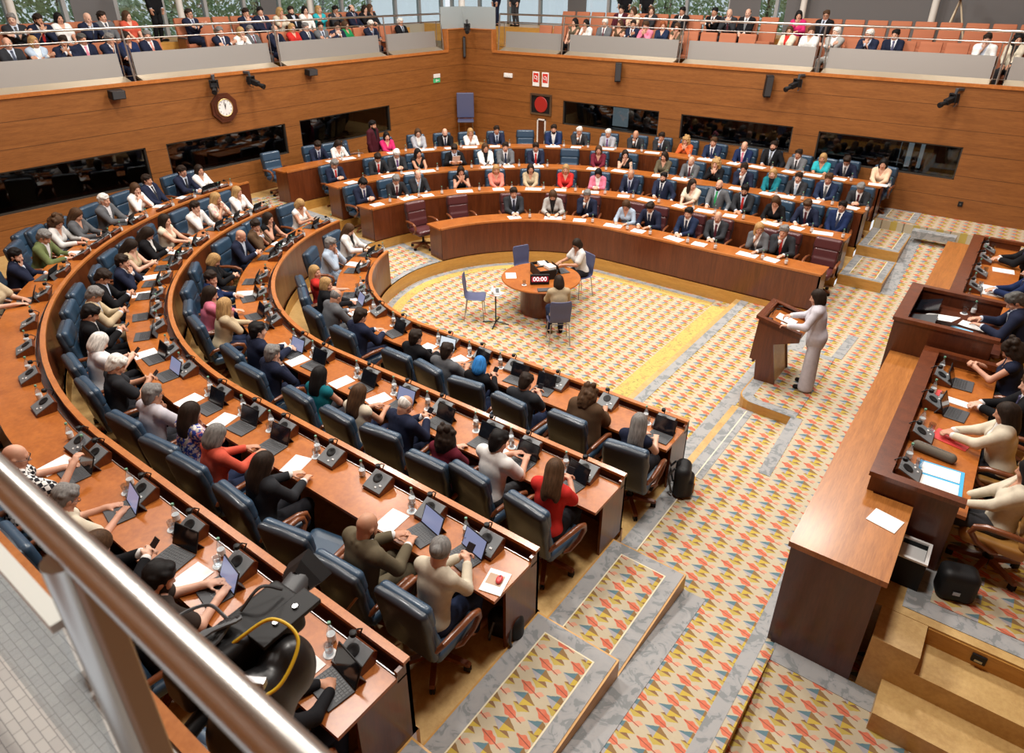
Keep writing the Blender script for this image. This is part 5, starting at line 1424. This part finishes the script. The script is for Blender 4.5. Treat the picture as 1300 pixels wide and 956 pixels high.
w = thing('waste_bin', 'black waste bin with white bag by the end of the low counter', 'bin', (.22, 6.14, .956))
put('bin_body', MB().b2((-.13, -.16, 0), (.13, -.14, .33)).b2((-.13, .14, 0), (.13, .16, .33)).b2((-.13, -.14, 0), (-.11, .14, .33)).b2((.11, -.14, 0), (.13, .14, .33)).b2((-.11, -.14, 0), (.11, .14, .02)).mesh('bin'), BLACK, w)
put('bin_bag', MB().b2((-.105, -.135, .02), (.105, .135, .27)).b2((-.135, -.165, .325), (.135, -.135, .345)).b2((-.135, .135, .325), (.135, .165, .345)).b2((.105, -.135, .325), (.135, .135, .345)).b2((-.135, -.135, .325), (-.105, .135, .345)).mesh('bagliner'), WHITE, w)
F = Sdf(); F.box((0, 0, .15), (.16, .12, .17), .07, None, .02); b = thing('handbag', 'black handbag with silver buckle on the presidium carpet', 'bag', (.62, 6.15, .962), .3); put('bag_body', fin('bag', F, .016), BLACK, b); put('buckle', MB().box((-.02, -.125, .12), (.03, .006, .02)).mesh('buckle'), METAL, b)
# ------------------------------------------------------------------ things on the walls
def ptz(x, y, z, rz): return (x, y, z), rz
c = thing('wall_clock', 'octagonal wooden wall clock below the two cameras', 'clock', (WX+.0, 10.02, 3.25), PI/2)
oc = lambda r: [(r*math.cos(PI/8+q*PI/4), r*math.sin(PI/8+q*PI/4)) for q in range(8)]
put('frame', MB().prism(oc(.37), -.07, 0, 'Y').prism(oc(.3), -.085, -.07, 'Y').mesh('frame'), W_DARK, c); put('bezel', MB().tube([(.205*math.cos(a), -.09, .205*math.sin(a)) for a in np.linspace(0, 2*PI, 25)], .014, 8, False).mesh('bezel', True), BRASS, c)
put('dial', MB().prism([(.2*math.cos(a), .2*math.sin(a)) for a in np.linspace(0, 2*PI, 29)[:-1]], -.092, -.085, 'Y').mesh('dial'), PAPER, c)
put('hands', MB().box((0.012, -.096, .045), (.008, .002, .06), ry=R(14)).box((-.01, -.098, .06), (.006, .002, .09), ry=R(-6)).mesh('hands'), BLACK, c)
for q in range(12):
    a = q*PI/6; text(str(q or 12), .05, BLACK, c, (.16*math.sin(a), -.094, .16*math.cos(a)), (R(90), 0, 0)).name = 'numeral'
def ptzcam(loc, rz, label):
    t = thing('remote_camera', label, 'camera', loc, rz)
    put('bracket', MB().box((0, -.08, .2), (.04, .1, .03), bev=.006).tube([(0, -.16, .2), (0, -.18, .05)], .035, 8).mesh('bracket'), DGREY, t)
    put('yoke', MB().box((-.09, -.2, .02), (.015, .05, .1), bev=.005).box((.09, -.2, .02), (.015, .05, .1), bev=.005).box((0, -.2, .1), (.09, .05, .015), bev=.005).mesh('yoke'), BLACK, t)
    put('camera_body', MB().box((0, -.26, -.02), (.07, .16, .06), rx=R(18), bev=.012).tube([(0, -.4, -.07), (0, -.52, -.11)], .05, 12).tube([(0, -.52, -.11), (0, -.58, -.13)], .062, 12).mesh('body'), BLACK, t)
    put('cable', MB().tube([(.05, -.1, .1), (.1, -.14, -.1), (.06, -.2, -.17), (.0, -.12, -.12), (.02, -.04, .05)], .01, 6).mesh('cable', True), DGREY, t)
for loc, rz, lab in (((WX, 9.9, 3.82), PI/2-.6, 'black remote camera just above the octagonal clock'), ((WX, 10.75, 3.82), PI/2+.3, 'black remote camera right of the octagonal clock, under the ledge'), ((-5.1, WN, 3.78), -.5, 'black remote camera under the ledge between two wall speakers and booth'), ((-1.55, WN, 3.72), -.6, 'black remote camera under the ledge closest to the presidium'), ((-16.1, 19.1, 4.75), .7, 'black remote camera on top of the raised corner')): ptzcam(loc, rz, lab)
def spk(loc, rz, h, lab):
    t = thing('wall_speaker', lab, 'speaker', loc, rz); put('cabinet', MB().box((0, -.14, 0), (h[0], h[1], h[2]), rx=R(8), bev=.01).mesh('cab'), BLACK, t); put('bracket', MB().box((0, -.04, h[2]*.6), (.02, .05, .02)).mesh('br'), METAL, t)
    put('front_grille', MB().box((0, -.14-h[1]-.004, -.005), (h[0]*.88, .004, h[2]*.9), rx=R(8)).mesh('grille'), DGREY, t)
spk((WX, 7.45, 3.85), PI/2, (.15, .1, .09), 'small black wall speaker left of the clock'); spk((WX, 12.76, 3.86), PI/2, (.15, .1, .08), 'small black wall speaker over the third booth window')
spk((-10.5, WN, 3.7), .5, (.09, .1, .26), 'tall black wall speaker above the booth beside the fire hose'); spk((-6.0, WN, 3.66), .5, (.09, .1, .27), 'tall black wall speaker between the second and third far booths')
t = thing('corner_speaker', 'slim black column speaker in the wall corner', 'speaker', (-16.48, 19.38, 4.1), .7); put('column', MB().box((0, 0, 0), (.04, .05, .33), bev=.008).mesh('col'), BLACK, t); put('grille', MB().box((0, -.052, 0), (.033, .003, .3)).mesh('gr'), DGREY, t)
GRN = plain('exit_green', (.05, .4, .16), .5, emit=(.1, .5, .2), es=.25)
t = thing('exit_sign', 'green and white emergency exit sign by the corner', 'sign', (WX+.002, 17.97, 3.2), PI/2)
put('lamp_box', MB().b2((-.15, -.05, .03), (.15, 0, .15), bev=.008).mesh('box'), WHITE, t); put('plate', MB().b2((-.16, -.02, -.12), (.16, 0, .01)).mesh('plate'), GRN, t); put('pictogram', MB().box((-.03, -.022, -.055), (.02, .002, .04)).box((.05, -.022, -.055), (.05, .002, .012)).mesh('p'), WHITE, t)
t = thing('emergency_lamp', 'white emergency lamp on the wall over the aisle corner', 'lamp', (-14.62, WN, 3.31)); put('housing', MB().b2((-.17, -.06, -.07), (.17, 0, .07), bev=.012).mesh('h'), WHITE, t); put('diffuser', MB().b2((-.13, -.066, -.045), (.13, -.058, .045)).mesh('d'), PAPER, t)
REDS = plain('sign_red', (.6, .04, .03), .5)
for x, lab in ((-13.5, 'red fire hose sign beside its twin above the cabinet'), (-13.13, 'red fire hydrant sign, one further from the corner')):
    t = thing('fire_sign', lab, 'sign', (x, WN-.002, 3.28)); put('plate', MB().b2((-.13, -.012, -.22), (.13, 0, .22)).mesh('pl'), PAPER, t); put('pictogram', MB().b2((-.1, -.016, -.1), (.1, -.011, .18)).mesh('pi'), REDS, t); put('symbol', MB().tube([(.05*math.cos(a)-.01, -.018, .05+.05*math.sin(a)) for a in np.linspace(0, 2*PI, 13)], .01, 6, False).box((.05, -.018, .02), (.012, .002, .06)).mesh('s'), WHITE, t)
t = thing('fire_hose_cabinet', 'glazed dark cabinet with red fire hose reel on the wall', 'cabinet', (-13.27, WN, 2.5))
put('frame', MB().b2((-.42, -.05, .27), (.42, 0, .33)).b2((-.42, -.05, -.33), (.42, 0, -.27)).b2((-.42, -.05, -.27), (-.36, 0, .27)).b2((.36, -.05, -.27), (.42, 0, .27)).mesh('fr'), METAL, t)
put('back_box', MB().b2((-.36, -.012, -.27), (.36, -.004, .27)).mesh('bk'), BLACK, t); put('hose_reel', MB().lathe([(.06, -.02), (.24, -.03), (.255, 0), (.24, .012), (.06, .012)], 28).mesh('reel', True), plain('reel_red', (.35, .015, .012), .5), t, (0, -.03, 0), (R(90), 0, 0))
t = thing('wall_hatch', 'narrow white framed hatch in the wall below the fire hose', 'hatch', (-13.24, WN, 1.62)); put('frame', MB().b2((-.17, -.03, -.42), (-.13, 0, .42)).b2((.13, -.03, -.42), (.17, 0, .42)).b2((-.17, -.03, .38), (.17, 0, .42)).mesh('f'), WHITE, t); put('leaf', MB().b2((-.13, -.012, -.42), (.13, -.004, .38)).mesh('l'), W_DARK, t)
t = thing('stacked_chair', 'tall purple blue chair back standing in the wall corner', 'chair', (-16.1, 18.9, .96), R(220))
put('back', MB().box((0, -.1, 1.3), (.3, .03, .42), bev=.03).mesh('b'), MATS['shell_blue'], t); put('seat', MB().box((0, .12, .82), (.28, .24, .03), bev=.02).mesh('s'), MATS['shell_blue'], t)
for s in (-1, 1):
    for yy in (-.1, .3): put('leg', MB().tube([(s*.24, yy, 0), (s*.24, yy, .85 if yy > 0 else .95)], .015, 6).mesh('l', True), METAL, t)
t = thing('wall_socket', 'small black socket box low on the wall beyond the presidium', 'socket', (-.9, WN-.001, 1.34)); put('box', MB().b2((-.05, -.03, -.06), (.05, 0, .06), bev=.006).mesh('b'), BLACK, t); put('slot', MB().b2((-.02, -.034, -.02), (.02, -.029, .02)).mesh('s'), DGREY, t)
# standing person in the back aisle
person((-15.05, 13.55, .96), R(-75), 'M shb k j maroon:black stand 0', '', .0135, None, low='trousers', label='person in maroon jacket walking behind the rear far desk')
# ------------------------------------------------------------------ video camera on the near gallery front
vc = thing('video_camera', 'large black broadcast camera with coiled cables hanging over the near seats', 'camera', (-2.22, .9, 3.3), R(2))
F = Sdf(); F.box((0, .05, .1), (.1, .28, .11), .03, None, .02); F.box((0, -.12, .12), (.085, .16, .09), .03, None, .02); put('camera_body', fin('vb', F, .012), BLACK, vc)
put('lens', MB().tube([(-.03, .3, .1), (-.09, .44, .08)], .065, 18).mesh('lens', True), DGREY, vc); put('lens_hood', MB().tube([(-.085, .42, .08), (-.1, .47, .075), (-.125, .54, .065)], [.08, .11, .125], 4).mesh('hood'), BLACK, vc)
F = Sdf(); F.ell((.23, -.1, -.05), (.14, .2, .22), None, .05); F.ell((.2, .12, .0), (.12, .13, .17), None, .05); put('rain_cover', fin('cover', F, .016), plain('cover_black', (.008, .008, .009), .35), vc)
put('mount_plate', MB().box((.13, .2, .2), (.06, .16, .012), bev=.004).mesh('mp'), BLACK, vc); put('screws', MB().lathe([(.014, .212), (.014, .222)], 8, (.13, .26, 0)).lathe([(.014, .212), (.014, .222)], 8, (.13, .15, 0)).mesh('sc'), METAL, vc)
cp = []
for q in range(4):
    a = np.linspace(0, 2*PI, 20); cp.append([(.02*q-.05+.02*math.sin(3*t_), -.1+(.12+.014*q)*math.cos(t_), .225+.012*q+.02*math.sin(t_)) for t_ in a])
m = MB()
for p in cp: m.tube(p, .009, 6, False)
m.tube(curve([(-.1, -.2, .2), (-.2, -.14, .27), (-.18, .02, .25), (-.06, .04, .22)]), .008, 6); m.tube(curve([(-.05, .1, .22), (-.02, .2, .3), (.02, .28, .24)]), .008, 6); put('cables', m.mesh('cables', True), DGREY, vc)
put('yellow_cable', MB().tube(curve([(.06, -.02, .21), (.16, .12, .29), (.3, .14, .24), (.34, .0, .14), (.28, -.12, .1)]), .008, 8).mesh('yc', True), plain('cable_yellow', (.7, .45, .02), .45), vc)
put('clamp', MB().box((.28, -.08, .19), (.05, .02, .02), rz=.5, bev=.006).mesh('cl'), METAL, vc)
put('support_arm', MB().tube([(.05, -.1, .0), (.1, -.4, -.05), (.1, -.62, .0)], .04, 10).mesh('arm', True), BLACK, vc)
# ------------------------------------------------------------------ gallery seats and public
def seat_proto():
    t = thing('theatre_seat', 'x', 'seat')
    put('back', MB().box((0, -.21, .74), (.25, .045, .36), rx=R(10), bev=.025).mesh('back', True), ORANGE, t)
    put('seat_pad', MB().box((0, .06, .42), (.245, .22, .05), rx=R(5), bev=.025).mesh('pad', True), ORANGE, t)
    put('side_frame', MB().box((.265, 0, .32), (.015, .2, .3), bev=.006).mesh('side'), W_CHAIR, t)
    put('arm_pad', MB().box((.268, .05, .63), (.028, .19, .02), bev=.012).mesh('arm', True), DGREY, t)
    return t
ZG1, ZG2 = 3.7, 4.1
def gseat(x, y, z, rz, lab): inst('gseat', seat_proto, x, y, z, rz, lab, 'orange gallery seats')
i = 0
for row, xr, z in ((1, -17.75, ZG1), (2, -18.85, ZG2)):
    j = 0
    for y in list(np.arange(4.8, 9.4, .56))+list(np.arange(10.85 if row == 2 else 11.0, 17.9, .56)):
        j += 1; gseat(xr, float(y), z, -PI/2, f'orange gallery seat, {ORDN[min(j, 25)]} of the {"front" if row == 1 else "back"} row before the tree windows')
for row, yr, z in ((1, 20.6, ZG1), (2, 21.7, ZG2)):
    j = 0
    for x in [q for q in np.arange(-14.1 if row == 1 else -13.9, .6, .575) if not (-7.0 < q < -6.3)]:
        j += 1; nm = ORDN[j] if j < 26 else 'last'
        gseat(float(x), yr, z, PI, f'orange gallery seat, {nm} from the corner in the {"front" if row == 1 else "back"} row above the fire hose wall')
struct('trim_130', MB().b2((-19.25, .3, 4.1), (-20.9, 19.6, 4.62)).mesh('corr'), W_RISER, 'raised walkway behind the tree-side gallery seats')
struct('trim_131', MB().b2((-20.9, 22.1, 4.0), (6, 23.9, 4.62)).mesh('corr'), W_RISER, 'raised walkway behind the other gallery seats')
GW1 = [(6.13, 'M fr g s charcoal:blue'), (6.62, 'F bb o b lightblue:white'), (7.15, 'M shb d s navy'), (7.62, 'M sh s s navy:pink'), (8.12, 'M sh g s navy'), (8.62, 'F lg d l royal'), (9.14, 'M sh g s navy:salmon'), (11.05, 'M sh g s navy'), (11.55, 'F bb o l white'), (12.0, 'M sh g s grey'), (12.62, 'M fr g s navy'), (13.36, 'F bb o l red'), (13.85, 'M sh g s navy:grey'), (14.35, 'M sh d s grey'), (14.85, 'M shg d s navy'), (15.35, 'F lg n l emerald'), (16.2, 'M sh w s navy'), (17.69, 'M sh w s black')]
GW2 = [(6.72, 'M sh g s charcoal'), (7.2, 'M shb d s navy:red'), (7.72, 'F lg k t white'), (8.24, 'M bd g s navy'), (8.7, 'M sh d s grey'), (9.3, 'F lg n t coral'), (10.95, 'M shg d s navy'), (12.53, 'M sh d s navy'), (13.15, 'M sh k s navy'), (13.68, 'F bb o t cream'), (14.24, 'M shb d j black'), (14.72, 'F lg k l white'), (15.23, 'F bb o l turquoise'), (15.76, 'M shg k s charcoal'), (16.62, 'M frb d s navy'), (16.98, 'F bb d l black'), (17.42, 'F bb n l charcoal')]
GN1 = [(-12.84, 'F lg k v olive'), (-12.28, 'F bb k t white'), (-11.71, 'M sh w s grey'), (-11.18, 'F bb n v brown'), (-10.72, 'M sh d s navy'), (-10.19, 'M sh n l pink'), (-9.72, 'F bb r l blue'), (-9.2, 'F lg n v olive'), (-6.04, 'F bb n b cream:red'), (-5.46, 'M sh n l white'), (-4.83, 'M sh w j lightgrey'), (-3.96, 'M sh w s navy'), (-3.4, 'M sh k s navy'), (-1.42, 'M sh d j white'), (-.86, 'F cu k b cream')]
GN2 = [(-11.76, 'M sh k j maroon'), (-11.22, 'F bb n t peach'), (-10.7, 'F lg n l charcoal'), (-9.67, 'M sh k s black'), (-8.62, 'M sh k s black'), (-8.1, 'M bd d s charcoal'), (-7.6, 'M fr d s black:grey'), (-6.1, 'F bb k l magenta'), (-5.45, 'M shg n s black')]
GP = ['lap', 'lap', 'chin', 'lap', 'clasp', 'arms']
for L_, row, fn in ((GW1, 'front gallery row, tree side', lambda t: ((-17.68, t, ZG1), -PI/2)), (GW2, 'back gallery row, tree side', lambda t: ((-18.78, t, ZG2), -PI/2)), (GN1, 'front gallery row, fire hose side', lambda t: ((t, 20.53, ZG1+.04), PI)), (GN2, 'back gallery row, fire hose side', lambda t: ((t, 21.63, ZG2), PI))):
    for i, (t, s) in enumerate(L_):
        loc, rz = fn(t); person(loc, rz+rnd.uniform(-.2, .2), s+' '+GP[(i*5+len(L_)) % 6]+' '+str(rnd.choice((-20, 0, 20))), f'{ORDN[i+1]} in {row}', .0155, 'people in the public gallery')
for loc, rz, s, lab in (((-19.6, 10.4, 4.62), -1.2, 'M sh d j black', 'person in black standing on the gallery walkway before the tree windows'), ((-17.4, 22.4, 4.62), 2.6, 'M sh d s navy', 'person in navy suit standing behind the gallery corner railing'), ((-16.6, 22.5, 4.62), 2.9, 'M sh d l charcoal', 'person in charcoal top standing behind the gallery corner'), ((-12.1, 22.6, 4.62), PI, 'M sh k j black', 'person in black jacket standing behind the back gallery row'), ((-11.3, 22.6, 4.62), 3, 'M sh d s black', 'person in black suit standing beside another behind the back gallery row')):
    person(loc, rz, s+' stand 0', '', .0155, None, shoes=True, label=lab)
t = thing('tripod_camera', 'black camera on a pale tripod behind the back gallery seats', 'camera', (-2.45, 22.8, 4.62)); put('camera_body', MB().box((0, 0, 1.2), (.1, .22, .11), bev=.02).tube([(0, -.2, 1.2), (0, -.42, 1.16)], .07, 12).mesh('b'), BLACK, t)
for q in range(3): put('leg', MB().tube([(0, 0, 1.1), (.35*math.cos(q*2.1), .35*math.sin(q*2.1), 0)], .022, 6).mesh('l', True), plain('tripod_%d' % q, (.6, .5, .35), .5), t)
# trees outside
LEAF, nt, b_ = newmat('leaf_green_hazed'); f = ramp(nt, noise(nt, coords(nt), 1.2, 3), [(.3, (.33, .44, .22)), (.7, (.58, .68, .42))]); nt.links.new(f, b_.inputs['Base Color']); b_.inputs['Roughness'].default_value = .7  # greens paled so the leaf colour itself carries extra brightness and haze
BARK = plain('bark', (.2, .15, .11), .9)
def tree_proto():
    t = thing('tree', 'x', 'tree'); rr = random.Random(4)
    put('trunk', MB().tube([(0, 0, 0), (.1, 0, 2.5), (-.05, .1, 4.5), (.1, 0, 6.5)], [.2, .16, .11, .04], 8).tube([(.05, 0, 2.8), (.9, .4, 4.6)], [.09, .03], 6).tube([(0, 0, 3.3), (-.8, -.5, 5)], [.09, .03], 6).mesh('trunk', True), BARK, t)
    vs = []; fs = []
    for i in range(5200):
        while True:
            p = Vector((rr.uniform(-1, 1), rr.uniform(-1, 1), rr.uniform(-1, 1)))
            if .2 < p.length < 1: break
        p = Vector((p.x*2.2, p.y*2.2, 4.9+p.z*2.9)); n = Vector((rr.gauss(0, 1), rr.gauss(0, 1), rr.gauss(0, 1))).normalized(); u = n.orthogonal().normalized(); w = n.cross(u); s = rr.uniform(.06, .13); k = len(vs)
        vs += [p-u*s, p+w*s*.5, p+u*s, p-w*s*.5]; fs.append((k, k+1, k+2, k+3))
    put('foliage', MB().add(vs, fs).mesh('foliage'), LEAF, t); return t
for i, (x, y, nm) in enumerate(((-25, 3, 'first'), (-26, 7, 'second'), (-25.4, 10.6, 'third'), (-26.5, 14, 'fourth'), (-25.5, 17.5, 'fifth'), (-27, 22, 'sixth'), (-13.5, 29, 'seventh'), (-9.5, 29.5, 'eighth'))):
    inst('tree', tree_proto, x, y, .6, i*1.3, f'leafy green tree outside the gallery windows, {nm} counted from the near end', 'trees outside the windows')
struct('ground', MB().b2((-60, -30, -.3), (-21.2, 60, .6)).b2((-21.2, 24.3, -.3), (20, 60, .6)).mesh('ground'), plain('ground_green', (.25, .3, .18), .9), 'ground outside the windows')
# ------------------------------------------------------------------ light, camera
w = bpy.data.worlds.new('world'); SC.world = w; w.use_nodes = True; nt = w.node_tree; bg = nt.nodes['Background']
bg.inputs[0].default_value = (.93, .96, 1, 1); bg.inputs[1].default_value = 1.0
def area(x, y, z, sx, sy, e, c=(1, .95, .88), rot=(0, 0, 0)):
    l = bpy.data.lights.new('ceiling_lamp', 'AREA'); l.shape = 'RECTANGLE'; l.size = sx; l.size_y = sy; l.energy = e; l.color = c
    o = bpy.data.objects.new('ceiling_lamp', l); COL.objects.link(o); o.location = (x, y, z); o.rotation_euler = rot
for x in (-13, -7.5, -2): 
    for y in (5, 11, 16.5): area(x, y, 10.8, 1.3, 1.3, 520)
cam = bpy.data.cameras.new('camera'); co = bpy.data.objects.new('camera', cam); COL.objects.link(co); SC.camera = co
cam.sensor_width = 36; cam.lens = 36*862/1300; cam.shift_y = -45/1300; cam.clip_start = .05; cam.clip_end = 200
pit, yaw, rol = R(27.8), R(36.6), R(.2)
co.location = (0, 0, 6.05)
fw = Vector((-math.sin(yaw)*math.cos(pit), math.cos(yaw)*math.cos(pit), -math.sin(pit))); rt = Vector((math.cos(yaw), math.sin(yaw), 0)); up = rt.cross(fw)
r2 = rt*math.cos(rol)+up*math.sin(rol); u2 = up*math.cos(rol)-rt*math.sin(rol)
co.rotation_euler = Matrix((r2, u2, -fw)).transposed().to_euler()
cam.dof.use_dof = True; cam.dof.focus_distance = 8.5; cam.dof.aperture_fstop = 3.4
SC.view_settings.view_transform = 'Standard'; SC.view_settings.look = 'None'; SC.view_settings.exposure = -.08; SC.view_settings.gamma = 1; SC.view_settings.use_curve_mapping = False
SC.cycles.use_denoising = True; SC.cycles.max_bounces = 6; SC.cycles.diffuse_bounces = 3; SC.cycles.glossy_bounces = 3; SC.cycles.transmission_bounces = 5; SC.cycles.caustics_reflective = False; SC.cycles.caustics_refractive = False; SC.cycles.sample_clamp_indirect = 6

for x, y in ((-15.6, 20.6), (-6.7, 20.8), (-2.9, 20.8), (-10.7, 20.8), (-17.9, 10), (-17.9, 14), (-17.9, 6)):
    l = bpy.data.lights.new('booth_fill_light', 'POINT'); l.energy = 2.; l.shadow_soft_size = .15; o = bpy.data.objects.new('booth_fill_light', l); COL.objects.link(o); o.location = (x, y, 2.5)  # unseen point lights added to lift the otherwise unlit booth interiors
